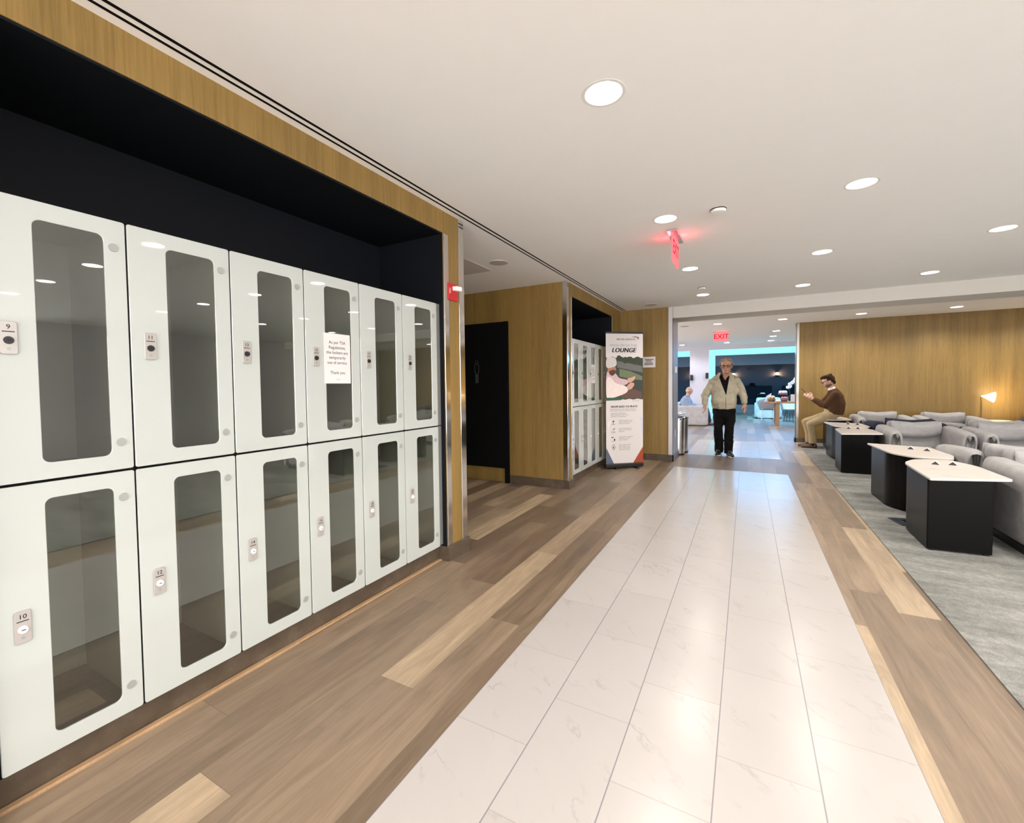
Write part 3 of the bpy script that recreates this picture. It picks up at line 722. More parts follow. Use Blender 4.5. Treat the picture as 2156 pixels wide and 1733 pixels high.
# ------------------------------------------------------------------ side tables
def arc_corner(poly, idx, r, n=5):
    """round the listed corners of a polygon"""
    out = []
    L = len(poly)
    for i, p in enumerate(poly):
        rr = idx.get(i, 0)
        if not rr: out.append(p); continue
        P = Vector((*p, 0)); A = (Vector((*poly[i-1], 0))-P).normalized(); B = (Vector((*poly[(i+1) % L], 0))-P).normalized()
        a = P+A*rr*r; b = P+B*rr*r
        for k in range(n+1):
            s = k/n; q = a*(1-s)**2+P*2*s*(1-s)+b*s*s; out.append((q.x, q.y))
    return out
TOPP = [(.0, -.02), (.52, .17), (.53, .80), (.44, 1.10), (.17, 1.05), (.04, .80)]   # local: y grows towards the seam
def side_table(loc, mirror, label, ln=1.0, wd=1.0):
    t = thing('side_table', label, 'side table', loc, 0, 'marble topped side tables')
    sg = -1 if mirror else 1
    top = arc_corner(TOPP, {1: .25, 2: .6, 3: .5, 4: .8, 5: .8, 0: .18}, .12)
    top = [(a*wd, sg*b*ln) for a, b in top]
    MB().prism(top, .582, .600).build('marble_top', 'marble', t, bevel=.004)
    base = [(.02, .10), (.40, .12), (.46, .74), (.40, .96), (.16, .92), (.03, .72)]
    base = arc_corner(base, {0: .12, 1: .12, 2: .5, 3: .5, 4: .7, 5: .8}, .12)
    base = [(a*wd, sg*b*ln) for a, b in base]
    MB().prism(base, .02, .582).build('pedestal', 'charcoal', t, bevel=.002)
    ft = MB()
    for a, b in ((.06, .14), (.37, .16), (.38, .85), (.18, .85)): ft.cyl((a, sg*b*ln, 0.005), (a, sg*b*ln, .02), .02, 10)
    ft.build('glides', 'black', t)
    return t
side_table((1.24, 4.54, 0), False, 'nearest marble topped side table with a black pedestal beside the carpet edge')
side_table((1.29, 6.80, 0), True, 'marble topped side table with rounded near corner, second from the camera')
side_table((1.205, 7.94, 0), False, 'marble topped side table with sharp near corner, third from the camera')
side_table((1.28, 10.14, 0), True, 'marble topped side table almost hidden behind the third one')
side_table((1.39, 10.72, 0), False, 'marble topped side table under the man in the brown blazer', .92, .84)
side_table((3.76, 10.72, 0), False, 'marble topped side table carrying the lit brass lamp', .92)
def tent_card(loc, rz, label, s=.72):
    t = thing('tent_card', label, 'table card', loc, rz, 'folded tent cards on the side tables')
    w, h, L = .045*s, .045*s, .10*s
    m = MB(); m.add([(-w, 0, 0), (0, 0, h), (w, 0, 0), (-w, L, 0), (0, L, h), (w, L, 0), (-w+.003, 0, 0), (0, 0, h-.003), (w-.003, 0, 0), (-w+.003, L, 0), (0, L, h-.003), (w-.003, L, 0)],
        [(0, 1, 4, 3), (1, 2, 5, 4), (9, 10, 7, 6), (10, 11, 8, 7), (0, 6, 7, 1), (1, 7, 8, 2), (3, 4, 10, 9), (4, 5, 11, 10), (0, 3, 9, 6), (2, 8, 11, 5)])
    m.build('folded_card', 'paper', t)
    MB().add([(-w+.004, .002, .001), (0, .002, h-.004), (w-.004, .002, .001)], [(0, 2, 1)]).build('inner_shade', M['foldshade'], t)  # dark sheet standing in for the shade inside the fold
M['foldshade'] = plain('card_inner_shade', (.035, .022, .02), .6)
for loc, rz, lb in (((1.48, 5.28, .6), -.3, 'left folded tent card on the nearest side table'), ((1.60, 5.30, .6), -.3, 'right folded tent card on the nearest side table'),
                    ((1.58, 6.36, .6), -.3, 'left folded tent card on the second side table'), ((1.69, 6.27, .6), -.3, 'right folded tent card on the second side table'),
                    ((1.43, 8.78, .6), -.3, 'left folded tent card on the third side table'), ((1.55, 8.80, .6), -.3, 'right folded tent card on the third side table'),
                    ((1.57, 9.70, .6), -.3, 'left folded tent card on the side table behind the third one'), ((1.69, 9.64, .6), -.3, 'right folded tent card on the side table behind the third one')):
    tent_card(loc, rz, lb)
t = thing('floor_box', 'slate blue floor outlet cover on the carpet between the two nearest side tables', 'floor outlet', (1.27, 5.32, .007), .2)
MB().box(0, 0, 0, .16, .24, .010).build('cover', plain('slate_metal', (.06, .075, .10), .35, .4), t, bevel=.002)
MB().box(.06, .09, .010, .10, .15, .014).build('latch', 'steel', t)

# ------------------------------------------------------------------ lounge chairs
def pillow(w, d, h, nx=10, ny=10, e=.42, sag=0.0, wr=.004, seed=0):
    """soft block centred on x,y, bottom at z 0; superellipsoid"""
    rn = random.Random(seed); m = MB(); n, k = 28, 14
    def sp(c, p): return math.copysign(abs(c)**p, c)
    v = [(0, 0, 0)]; f = []
    for i in range(1, k):
        t_ = -PI/2+PI*i/k
        for j in range(n):
            a = 2*PI*j/n
            x = sp(math.cos(t_), e)*sp(math.cos(a), e)*w/2; y = sp(math.cos(t_), e)*sp(math.sin(a), e)*d/2; z = sp(math.sin(t_), e)*h/2+h/2
            z -= sag*math.cos(PI*x/w)*max(0, z/h)
            v.append((x+rn.uniform(-wr, wr), y+rn.uniform(-wr, wr), z+rn.uniform(-wr, wr)))
    v.append((0, 0, h-sag)); L = len(v)-1
    for j in range(n): f.append((0, 1+(j+1) % n, 1+j)); f.append((L, 1+(k-2)*n+j, 1+(k-2)*n+(j+1) % n))
    for i in range(k-2):
        for j in range(n):
            a, b = 1+i*n+j, 1+i*n+(j+1) % n; f.append((a, b, b+n, a+n))
    m.add(v, f); return m
def move(mb, mat): mb.v = [tuple(mat @ Vector(p)) for p in mb.v]; return mb
def chair_proto(fab):
    t = bpy.data.objects.new('lounge_chair', None); COL.objects.link(t); t.empty_display_size = .1
    MB().box(-.40, -.34, .007, .40, .36, .07).build('plinth', 'black', t)
    move(pillow(.62, .80, .30, e=.25), Matrix.Translation((0, -.04, .07))).build('seat', fab, t, smooth=True)
    bk = move(pillow(.60, .16, .505, e=.20, sag=.034, seed=3), Matrix.Translation((0, .33, .255)) @ Matrix.Rotation(-.10, 4, 'X'))
    b = bk.build('backrest', fab, t, smooth=True)
    # folded over head flap with a sagging lower edge
    n = 16; vv = []; ff = []
    for j, fr_ in enumerate((0, .35, .7, 1.0)):
        for i in range(n+1):
            u = -1+2*i/n; x = u*.285
            lo = .515+.06*abs(u)**2.2; hi = .722+.030*abs(u)**2
            z = hi+(lo-hi)*fr_
            vv.append((x, .33-.092-.010*math.sin(PI*min(1, fr_*1.0))-(.006 if j == 3 else .0)+.10*(z-.5)-.006, z))
    for j in range(3):
        for i in range(n): a = j*(n+1)+i; ff.append((a, a+1, a+n+2, a+n+1))
    fl_ = MB().add(vv, ff).build('head_flap', fab, b, smooth=True)
    sd = fl_.modifiers.new('t', 'SOLIDIFY'); sd.thickness = .016; sd.offset = 0
    for s in (-1, 1):
        # arm: a folded pad, higher at the back, pinched at the front end
        P = []; m = MB(); n = 20
        secs = []
        for (y, zt, hw) in ((-.435, .615, .045), (-.425, .640, .078), (-.36, .662, .092), (-.1, .675, .098), (.2, .690, .098), (.36, .695, .085), (.385, .65, .05)):
            ring = []
            for j in range(n):
                a = 2*PI*j/n; cx, cz = math.cos(a), math.sin(a)
                x = math.copysign(abs(cx)**.5, cx)*hw*(1.0 if cz > 0 else .93); hh = (zt-.075)/2
                z = .075+hh+math.copysign(abs(cz)**.42, cz)*hh
                if cz > .2: x += s*.012
                ring.append((s*.362+x, y, z))
            secs.append(ring)
        v = [p for r in secs for p in r]; f = []
        for i in range(len(secs)-1):
            for j in range(n): f.append((i*n+j, i*n+(j+1) % n, (i+1)*n+(j+1) % n, (i+1)*n+j))
        f.append(tuple(range(n))); f.append(tuple(range((len(secs)-1)*n, len(secs)*n))[::-1])
        am = m.add(v, f).build('arm', fab, t, smooth=True, sub=1)
        pin = MB().loft([((s*.362, -.437, .545), .004, .012), ((s*.362, -.440, .595), .022, .016), ((s*.362, -.432, .630), .004, .010)], 8, side=(1, 0, 0))
        pin.build('pinched_corner', M['creaseshade'] if fab == 'lounge' else fab, am, smooth=True)
    return t
M['creaseshade'] = m_fabric('grey_wool_shaded', (.20, .19, .19), (.29, .28, .28))  # darker copy of the wool, shade put into the pinched crease
cg = chair_proto('lounge'); cn = chair_proto('navyfab'); first = {id(cg): True, id(cn): True}
def place_chair(p, x, y, rz, label):
    gp = 'low lounge chairs on the carpet'
    if first[id(p)]:
        first[id(p)] = False; p.location = (x, y, 0); p.rotation_euler = (0, 0, rz); tag(p, label, 'armchair', gp); return p
    o = dup(p, (x, y, 0), rz, label, gp); o['category'] = 'armchair'; return o
place_chair(cg, 2.205, 8.42, 0, 'grey lounge chair facing the camera behind the third side table')
place_chair(cg, 3.155, 8.42, 0, 'grey lounge chair at the right border, facing the camera with its armrest touching its neighbour')
place_chair(cg, 2.31, 11.06, 0, 'left grey lounge chair of the row against the wood wall')
place_chair(cg, 3.28, 11.06, 0, 'right grey lounge chair of the row against the wood wall')
place_chair(cg, 3.25, 9.58, PI, 'grey lounge chair turned away, its pale back edge below the lamp table')
place_chair(cg, 2.28, 6.16, PI, 'grey lounge chair turned away from the camera beside the second side table')
place_chair(cg, 2.27, 5.06, 0, 'nearest grey lounge chair, cut by the right border beside the nearest side table')
place_chair(cn, 2.28, 9.58, PI, 'navy lounge chair turned away, back to back with a grey chair')
place_chair(cn, 4.75, 11.06, 0, 'navy lounge chair at the right end of the wood wall')

# ------------------------------------------------------------------ table lamp
t = thing('table_lamp', 'lit brass table lamp with a tilted cone shade by the wood wall', 'lamp', (3.84, 11.50, .60))
M['brass'] = plain('aged_brass', (.25, .16, .06), .35, .9, .5, .05)
MB().lathe([(0, 0), (.09, 0), (.09, .012), (.02, .02), (0, .02)], 24).build('base', 'brass', t)
MB().cyl((0, 0, .015), (0, 0, .44), .012, 12).build('stem', 'brass', t)
ax = Vector((.86, -.10, -.10)).normalized(); P_ = Vector((0, 0, .45))
sh = MB(); n = 24; v = []; f = []
a_ = ax.cross(Vector((0, 0, 1))).normalized(); b_ = ax.cross(a_)
prof = [(.0, .012), (.05, .03), (.12, .075), (.17, .10)]
for d, r in prof:
    for j in range(n): w = 2*PI*j/n; v.append(tuple(P_+ax*d+a_*r*math.cos(w)+b_*r*math.sin(w)))
for i in range(3):
    for j in range(n): f.append((i*n+j, i*n+(j+1) % n, (i+1)*n+(j+1) % n, (i+1)*n+j))
f.append(tuple(range(n)))
M['shadeglow'] = None
g = G('glowing_shade'); bb = g.n('BsdfPrincipled', {'Base Color': (.8, .6, .35, 1), 'Roughness': .6}); ee = g.n('Emission', {0: (1, .66, .32, 1), 1: 2.2}); ad = g.n('AddShader', {0: bb.outputs[0], 1: ee.outputs[0]}); g.t.links.new(ad.outputs[0], g.out.inputs[0]); M['shadeglow'] = g.m
sh.add(v, f).build('shade', 'shadeglow', t, smooth=True)
MB().sphere(tuple(P_+ax*.13), .04, 16, 10).build('bulb', emit('lamp_bulb', (1, .72, .40), 30.0), t, smooth=True)
l = bpy.data.lights.new('lamp_glow', 'POINT'); l.energy = 12; l.color = (1, .80, .52); l.shadow_soft_size = .05
lo = bpy.data.objects.new('lamp_glow', l); COL.objects.link(lo); lo.parent = t; lo.location = P_+ax*.19+Vector((0, .02, .03))

# ------------------------------------------------------------------ far lounge furniture
t = thing('sofa', 'light grey sofa in the far lounge with the bald man sitting on it', 'sofa', (-1.5, 15.75, 0))
M['sofafab'] = m_fabric('pale_sofa_wool', (.42, .41, .42), (.54, .53, .54))
move(pillow(1.0, .20, .62, e=.16), Matrix.Translation((-.06, -.42, .02))).build('arm', 'sofafab', t, smooth=True)
move(pillow(1.0, 1.5, .40, e=.16), Matrix.Translation((-.06, .40, .02))).build('seat', 'sofafab', t, smooth=True)
move(pillow(.22, 1.5, .70, e=.2), Matrix.Translation((-.50, .40, .02))).build('backrest', 'sofafab', t, smooth=True)
MB().box(-.52, -.48, 0, .42, 1.1, .03).build('plinth', 'black', t)
# dining table and what stands on it
t = thing('dining_table', 'oak dining table with food on it in the far lounge', 'table', (1.45, 16.45, 0))
MB().box(-.95, -.45, .705, 1.2, .45, .755).build('table_top', 'oak', t, bevel=.004)
for x, y in ((-.60, -.36), (-.60, .36), (.9, -.36), (.9, .36)): MB().box(x-.055, y-.055, 0, x+.055, y+.055, .705).build('leg', 'oak', t, bevel=.004)
def bowl(loc, r, h, mat, foods, label, fl='food'):
    t = thing('food_basket', label, 'basket', loc, 0, 'food baskets on the dining table')
    MB().lathe([(r*.7, 0), (r, h), (r*.94, h), (r*.64, .01), (0, .01)], 20).build('bowl', mat, t, smooth=True)
    rn = random.Random(5)
    for i, (fm, n) in enumerate(foods):
        for k in range(n):
            a = 2*PI*k/n+i; q = r*.5
            MB().sphere((q*math.cos(a), q*math.sin(a), h+.02+.045*i), (r*.36, r*.36, r*.27), 10, 7).build('bread_roll' if i == 0 else 'paper_liner', fm, t, smooth=True)
M['wicker'] = plain('brown_wicker', (.20, .12, .06), .7, 0, .3, .3, 120); M['pinkwicker'] = plain('red_brown_wicker', (.24, .10, .10), .7, 0, .3, .3, 120)
M['bread'] = plain('golden_bread', (.62, .36, .10), .6); M['liner'] = plain('pale_paper', (.80, .74, .55), .7); M['pinkfood'] = plain('pink_pastry', (.60, .30, .30), .6); M['whitefood'] = plain('white_napkin', (.82, .76, .76), .7)
TZ = .755
bowl((.69, 16.20, TZ), .115, .09, 'wicker', [('bread', 5), ('liner', 4)], 'brown basket of golden bread on the left end of the dining table')
bowl((1.03, 16.20, TZ), .115, .10, 'pinkwicker', [('pinkfood', 5)], 'red brown basket of pink pastries in the middle of the dining table')
t = thing('cake_stand', 'raised basket of white napkins behind the pink pastries on the dining table', 'cake stand', (1.01, 16.52, TZ))
MB().lathe([(.08, 0), (.08, .01), (.012, .02), (.012, .20), (.12, .21), (.13, .26), (.12, .26), (.11, .22), (0, .22)], 20).build('stand', 'pinkwicker', t, smooth=True)
for k in range(5): MB().sphere((.07*math.cos(k*1.26), .07*math.sin(k*1.26), .29), (.055, .055, .05), 10, 7).build('napkin', 'whitefood', t, smooth=True)
t = thing('plate', 'white plate with a napkin between the two baskets on the dining table', 'plate', (.86, 16.09, TZ))
MB().lathe([(0, 0), (.05, 0), (.08, .014), (.08, .019), (.05, .008), (0, .008)], 20).build('dish', 'white', t, smooth=True)
move(pillow(.12, .08, .035, wr=.003), Matrix.Translation((0, 0, .01))).build('napkin', 'whitefood', t, smooth=True)
t = thing('laptop', 'pale open laptop on the dining table beside the end of the wood wall', 'laptop', (1.32, 16.30, TZ), .1)
MB().box(-.14, -.12, 0, .18, .10, .016).build('keyboard_base', 'white', t, bevel=.004)
move(MB().box(-.14, -.006, 0, .18, .006, .22), Matrix.Translation((0, -.11, .012)) @ Matrix.Rotation(.25, 4, 'X')).build('screen_lid', 'white', t, bevel=.004)
t = thing('paper_bag', 'blue and white folded bag behind the golden bread basket', 'bag', (.60, 16.40, TZ), .3)
MB().add([(-.07, -.05, 0), (.07, -.05, 0), (.07, .05, 0), (-.07, .05, 0), (-.04, -.01, .17), (.10, -.01, .26), (.10, .01, .26), (-.04, .01, .17)], [(3, 2, 1, 0), (4, 5, 6, 7), (0, 1, 5, 4), (1, 2, 6, 5), (2, 3, 7, 6), (3, 0, 4, 7)]).build('folded_sheet', plain('pale_blue_paper', (.50, .56, .74), .6), t)
t = thing('orchid', 'white orchid in a dark pot on the dining table', 'potted plant', (1.22, 16.62, TZ))
MB().lathe([(.05, 0), (.075, .16), (.068, .16), (.045, .02), (0, .02)], 20).build('pot', 'black', t, smooth=True)
stems = MB(); stems.loft([((0, 0, .12), .006, .006), ((-.03, 0, .35), .006, .006), ((.0, 0, .58), .005, .005), ((.08, 0, .66), .004, .004)], 8); stems.build('stem', plain('orchid_green', (.10, .16, .06), .6), t, smooth=True)
lf = MB()
for a in range(5):
    c, s = math.cos(a*1.26), math.sin(a*1.26)
    lf.loft([((.02*c, .02*s, .15), .02, .004), ((.12*c, .12*s, .20), .035, .005), ((.20*c, .20*s, .15), .004, .003)], 8, side=(-s, c, 0))
lf.build('leaves', plain('orchid_leaf', (.05, .10, .04), .5), t, smooth=True)
M['petal'] = plain('orchid_petal', (.85, .88, .92), .6)
rn = random.Random(3)
for i in range(9):
    s = i/8; cx, cz = -.06+.17*s+rn.uniform(-.03, .03), .44+.24*s+rn.uniform(-.03, .03)
    m = MB()
    for k in range(5):
        a = 2*PI*k/5; m.sphere((cx+.028*math.cos(a), -.03+rn.uniform(-.02, .02), cz+.028*math.sin(a)), (.026, .008, .026), 8, 6)
    m.build('blossom', 'petal', t, smooth=True)
# shell chairs
M['taupe'] = plain('taupe_shell', (.34, .29, .29), .6, 0, .3); M['whitefab'] = m_fabric('white_seat', (.70, .70, .72), (.80, .80, .82))
def tub_chair(loc, rz, mat, label, wire=False):
    t = thing('dining_chair', label, 'chair', loc, rz, 'shell chairs round the dining table')
    n = 18; vv = []; ff = []
    for j in range(6):
        fr_ = j/5
        for i in range(n+1):
            a = PI*1.18*(i/n-.5)
            hgt = .40+(.42-.20*abs(i/n-.5)**1.3*2.2)*fr_; r = .20+.08*fr_
            vv.append((r*1.12*math.sin(a), r*math.cos(a), hgt))
    for j in range(5):
        for i in range(n): q = j*(n+1)+i; ff.append((q, q+1, q+n+2, q+n+1))
    s_ = MB().add(vv, ff).build('shell', mat, t, smooth=True); sd = s_.modifiers.new('t', 'SOLIDIFY'); sd.thickness = .022
    move(pillow(.46, .44, .07, e=.4), Matrix.Translation((0, -.02, .40))).build('seat', mat, t, smooth=True)
    if wire:
        for k in range(12):
            a = 2*PI*k/12; MB().cyl((.11*math.cos(a), .11*math.sin(a), .40), (.20*math.cos(a), .20*math.sin(a), .012), .005, 6).build('base_wire', 'black', t)
        rr = MB(); pr = None
        for k in range(25):
            a = 2*PI*k/24; q = (.20*math.cos(a), .20*math.sin(a), .010)
            if pr: rr.cyl(pr, q, .007, 6)
            pr = q
        rr.build('base_ring', 'black', t)
    else:
        for sx in (-1, 1):
            for sy in (-1, 1): MB().cyl((sx*.14, sy*.14, .40), (sx*.20, sy*.20, 0), .011, 8, .008).build('leg', 'white', t)
    return t
tub_chair((.66, 18.0, 0), PI, 'taupe', 'taupe tub chair with thin white legs left of the dining table leg')
tub_chair((1.32, 18.15, 0), .5, 'whitefab', 'pale shell chair with a dark wire base right of the dining table leg', True)
tub_chair((1.80, 18.9, 0), .2, 'whitefab', 'white shell chair half hidden by the end of the wood wall')
t = thing('armchair', 'pale high sided armchair behind the taupe tub chair in blue light', 'armchair', (.72, 19.5, 0), 0)
move(pillow(.80, .14, .78, e=.2), Matrix.Translation((0, -.30, .02))).build('backrest', 'whitefab', t, smooth=True)
move(pillow(.78, .66, .40, e=.2), Matrix.Translation((0, .05, .02))).build('seat', 'whitefab', t, smooth=True)
for s in (-1, 1): move(pillow(.13, .66, .56, e=.25), Matrix.Translation((s*.38, .05, .02))).build('arm', 'whitefab', t, smooth=True)
t = thing('coat', 'dark coat with a pale lining heaped on the pale armchair', 'coat', (.50, 19.20, .818))
move(pillow(.26, .20, .13, e=.6, wr=.015), Matrix.Translation((0, 0, -.005))).build('cloth', 'blackmatte', t, smooth=True)
move(pillow(.16, .10, .035, e=.7, wr=.008), Matrix.Translation((.03, -.03, .115))).build('lining', 'whitefab', t, smooth=True)
# banquettes along the far wall
M['deep'] = m_fabric('deep_green_black', (.008, .010, .014), (.016, .02, .024))
for x0, x1, lb in ((-1.9, 1.02, 'long dark banquette against the far dark wall'), (1.42, 4.2, 'dark banquette at the far right, behind the white orchid')):
    t = thing('banquette', lb, 'bench', (x0, 23.1, 0), 0, 'dark banquettes')
    w = x1-x0
    MB().box(0, .45, .36, w, .70, 1.215).build('backrest', 'deep', t, bevel=.03, seg=3)
    MB().box(0, -.10, .36, w, .45, .62).build('seat', 'deep', t, bevel=.03, seg=3)
struct(MB().box(XL, 22.75, 0, XR, YF, .18).box(XL, 22.95, .18, XR, YF, .36).build('trim_7', plain('platform_grey', (.20, .18, .165), .4)))
t = thing('hat', 'black rounded hat lying on top of the far banquette', 'hat', (.23, 23.68, 1.215))
MB().lathe([(.19, 0), (.19, .012), (.12, .02), (.11, .10), (.07, .13), (0, .135)], 20).build('felt', 'blackmatte', t, smooth=True)
t = thing('ceiling_projector', 'small black box high on the far dark wall', 'speaker', (.10, 23.98, 2.02))
MB().box(-.08, -.10, -.04, .08, 0, .05).build('housing', 'black', t, bevel=.01)
def sconce(loc, label, ball=True, rz=0):
    t = thing('wall_sconce', label, 'wall lamp', loc, rz, 'black wall sconces')
    MB().box(-.03, -.03, -.05, .03, 0, .05).build('wall_plate', 'black', t, bevel=.004)
    if ball:
        MB().lathe([(0, -.10), (.05, -.09), (.085, -.05), (.085, -.03), (0, -.03)], 18).build('lower_shade', 'black', t, smooth=True).location = (0, -.11, 0)
        MB().sphere((0, -.11, .075), .055, 16, 10).build('globe', emit('sconce_globe', (1, .78, .52), 6.0), t, smooth=True)
        MB().lathe([(0, .155), (.05, .145), (.085, .10), (.08, .10), (0, .14)], 18).build('upper_shade', 'black', t, smooth=True).location = (0, -.11, 0)
        l = bpy.data.lights.new('sconce_lamp', 'POINT'); l.energy = 10; l.color = (1, .62, .34); l.shadow_soft_size = .03
        lo = bpy.data.objects.new('sconce_lamp', l); COL.objects.link(lo); lo.parent = t; lo.location = (0, -.11, .0)
    else:
        MB().box(-.045, -.09, -.10, .045, -.02, .10).build('shade', 'black', t, bevel=.01)
sconce((1.235, 24.0, 1.72), 'lit black double sconce on the far dark wall')
sconce((-.55, 24.0, 1.72), 'lit black sconce on the far dark wall hidden behind the walking man')
sconce((-2.30, 24.0, 1.72), 'lit black sconce glowing inside the far left opening')
sconce((-1.715, 17.0, 1.56), 'small black wall lamp at the left edge of the white pier', False)
sconce((-1.215, 17.0, 1.62), 'small black wall lamp at the right edge of the white pier', False)

# ------------------------------------------------------------------ people
def hand(m, wrist, d, side, thumb, r=1.0, curl=.5):
    """palm and five fingers; d points along the hand, side across it, thumb = +1/-1"""
    w = Vector(wrist); d = Vector(d).normalized(); s = Vector(side); s = (s-d*s.dot(d)).normalized(); nrm = d.cross(s).normalized()
    m.cap(w, .028*r, w+d*.04*r, .03*r)
    for k, (o, L) in enumerate(((-.030, .062), (-.010, .074), (.011, .070), (.030, .056))):
        a = w+d*.03*r+s*o*.8*r; b = w+d*.085*r+s*o*r; m.cap(a, .017*r, b, .0125*r, 8)
        c = b+(d*(1-.35*curl)+nrm*.55*curl).normalized()*L*.5*r; e = c+(d*(1-.9*curl)+nrm*1.0*curl).normalized()*L*.5*r
        m.cap(b, .0108*r, c, .0098*r, 8); m.cap(c, .0098*r, e, .0085*r, 8)
    a = w+d*.025*r+s*thumb*.026*r; b = a+(d*.7+s*thumb*.7+nrm*.25).normalized()*.05*r; c = b+(d+s*thumb*.25+nrm*.35).normalized()*.035*r
    m.cap(a, .017*r, b, .013*r, 8); m.cap(b, .012*r, c, .010*r, 8)
def head(m, c, fwd, up=(0, 0, 1), s=1.0):
    """head volume with brow, nose, jaw, ears; c = centre of the skull"""
    f = Vector(fwd).normalized(); u = Vector(up); u = (u-f*u.dot(f)).normalized(); r = f.cross(u)
    B = Matrix((( r.x, f.x, u.x), (r.y, f.y, u.y), (r.z, f.z, u.z)))
    c = Vector(c); at = lambda x, y, z: c+B @ Vector((x*s, y*s, z*s))
    m.sphere(c, (.077*s, .097*s, .105*s), 18, 14, B)
    m.sphere(at(0, .020, -.055), (.064*s, .070*s, .078*s), 16, 12, B)
    m.sphere(at(0, .058, -.098), (.036*s, .030*s, .026*s), 12, 8, B)
    m.sphere(at(0, .080, .020), (.052*s, .016*s, .013*s), 12, 8, B)
    m.cap(at(0, .092, .010), .010*s, at(0, .112, -.030), .015*s, 8)
    m.sphere(at(0, .086, -.068), (.026*s, .012*s, .010*s), 10, 6, B)
    for q in (-1, 1):
        m.sphere(at(q*.078, -.008, -.020), (.010*s, .022*s, .034*s), 10, 8, B)
        m.sphere(at(q*.045, .062, -.035), (.022*s, .02*s, .02*s), 10, 8, B)
    return at, B
def face_parts(t, at, B, s, specs, M_):
    e = MB()
    for q in (-1, 1): e.sphere(at(q*.031, .0905, -.004), (.012*s, .006*s, .007*s), 10, 6, B)
    e.build('eyes', 'ink', t, smooth=True)
    l = MB(); l.sphere(at(0, .0985, -.068), (.022*s, .004*s, .0035*s), 10, 6, B); l.build('mouth', M_['lip'], t, smooth=True)
    if specs:
        g = MB()
        for q in (-1, 1):
            P = [at(q*.034+.027*math.cos(a)*1.05, .107, -.003+.019*math.sin(a)) for a in [2*PI*k/16 for k in range(17)]]
            for i in range(16): g.cyl(P[i], P[i+1], .0035*s, 6)
            g.cyl(at(q*.062, .105, .006), at(q*.083, .0, .004), .0032*s, 6)
        g.cyl(at(-.008, .109, .003), at(.008, .109, .003), .003*s, 6)
        g.build('glasses', 'black', t)
M['lip'] = plain('lip', (.28, .11, .09), .5)
M['beige'] = m_fabric('beige_jacket_cloth', (.40, .36, .27), (.47, .425, .33), 500)
M['trouserblack'] = m_fabric('black_trouser_cloth', (.003, .003, .003), (.005, .005, .006), 400)
M['shirtblack'] = m_fabric('black_shirt_cloth', (.003, .003, .003), (.006, .005, .006), 400)
M['hairgrey'] = m_fabric('grey_hair', (.16, .145, .13), (.34, .32, .30), 160)
M['hairbrown'] = m_fabric('dark_brown_hair', (.020, .010, .006), (.055, .030, .018), 160)
M['browncloth'] = m_fabric('brown_blazer_cloth', (.060, .028, .014), (.095, .047, .025), 400)
M['stubble'] = plain('short_stubble', (.16, .085, .055), .7, 0, .2, .2, 200); M['khaki'] = m_fabric('khaki_cloth', (.36, .275, .155), (.43, .335, .205), 400)
M['brownshoe'] = plain('brown_leather', (.11, .055, .03), .45)
M['bluecloth'] = m_fabric('pale_blue_shirt_cloth', (.20, .27, .40), (.30, .37, .50), 300)
M['darkjean'] = m_fabric('dark_cloth', (.02, .02, .025), (.05, .045, .05), 60)

# walking man: faces -y
t = thing('person', 'grey haired man in a beige jacket and black trousers walking towards the camera', 'person', (-.345, 9.14, 0))
HS = 1.19
b = MB()
at, B = head(b, (.018, -.085, 1.684), (-.05, -1, -.20), s=HS)
b.cap((.010, .0, 1.45), .064, (.015, -.045, 1.58), .060)
b.loft([((-.02, .01, .86), .16, .11), ((-.02, .02, 1.05), .17, .11), ((-.015, .02, 1.25), .18, .11), ((-.01, .02, 1.39), .185, .085), ((.0, .01, 1.46), .08, .06)], 16, side=(1, 0, 0))
SHL, SHR = (-.215, .02, 1.375), (.195, .02, 1.375)
EL, WL = (-.345, .02, 1.11), (-.345, -.06, .945); ER, WR = (.285, .05, 1.13), (.315, -.05, .965)
b.cap(SHL, .055, EL, .045); b.cap(EL, .042, WL, .030); b.cap(SHR, .055, ER, .045); b.cap(ER, .042, WR, .030)
hand(b, WL, (.05, -.20, -1), (.45, -.9, .2), 1, 1.06, .55); hand(b, WR, (.10, -.25, -1), (-.45, -.9, .2), 1, 1.06, .35)
LG = ((-1, -.105, -.118, -.03, -.10, .03), (1, .075, .070, -.06, .062, -.06))   # hip x, knee x, knee y, ankle x, ankle y
for sx, hx, kx, ky, ax_, ay in LG:
    b.cap((hx, .02, .86), .085, (kx, ky, .48), .055); b.cap((kx, ky, .48), .052, (ax_, ay+.02, .075), .036)
body = blob(b, 'body', 'skin', t, .0062, 3)
j = MB()
j.loft([((-.024, .015, .885), .188, .135), ((-.024, .012, .915), .206, .15), ((-.024, .005, 1.02), .216, .165), ((-.022, .01, 1.15), .214, .155), ((-.018, .02, 1.28), .214, .138), ((-.014, .022, 1.38), .226, .118), ((-.012, .022, 1.43), .218, .104), ((-.008, .02, 1.475), .165, .092), ((-.002, .02, 1.515), .118, .086), ((.004, .02, 1.555), .092, .078)], 28, side=(1, 0, 0))
j.sphere((-.222, .02, 1.375), (.066, .085, .068)); j.sphere((.198, .02, 1.375), (.066, .085, .068))
j.cap((-.215, .02, 1.37), .072, (-.345, .02, 1.115), .074); j.cap((-.345, .02, 1.115), .074, (-.345, -.045, .985), .052)
j.cap((.195, .02, 1.37), .072, (.288, .05, 1.135), .074); j.cap((.288, .05, 1.135), .074, (.312, -.035, 1.01), .052)
j.sphere((-.345, -.045, .965), (.056, .058, .026)); j.sphere((.313, -.035, .99), (.056, .058, .026))
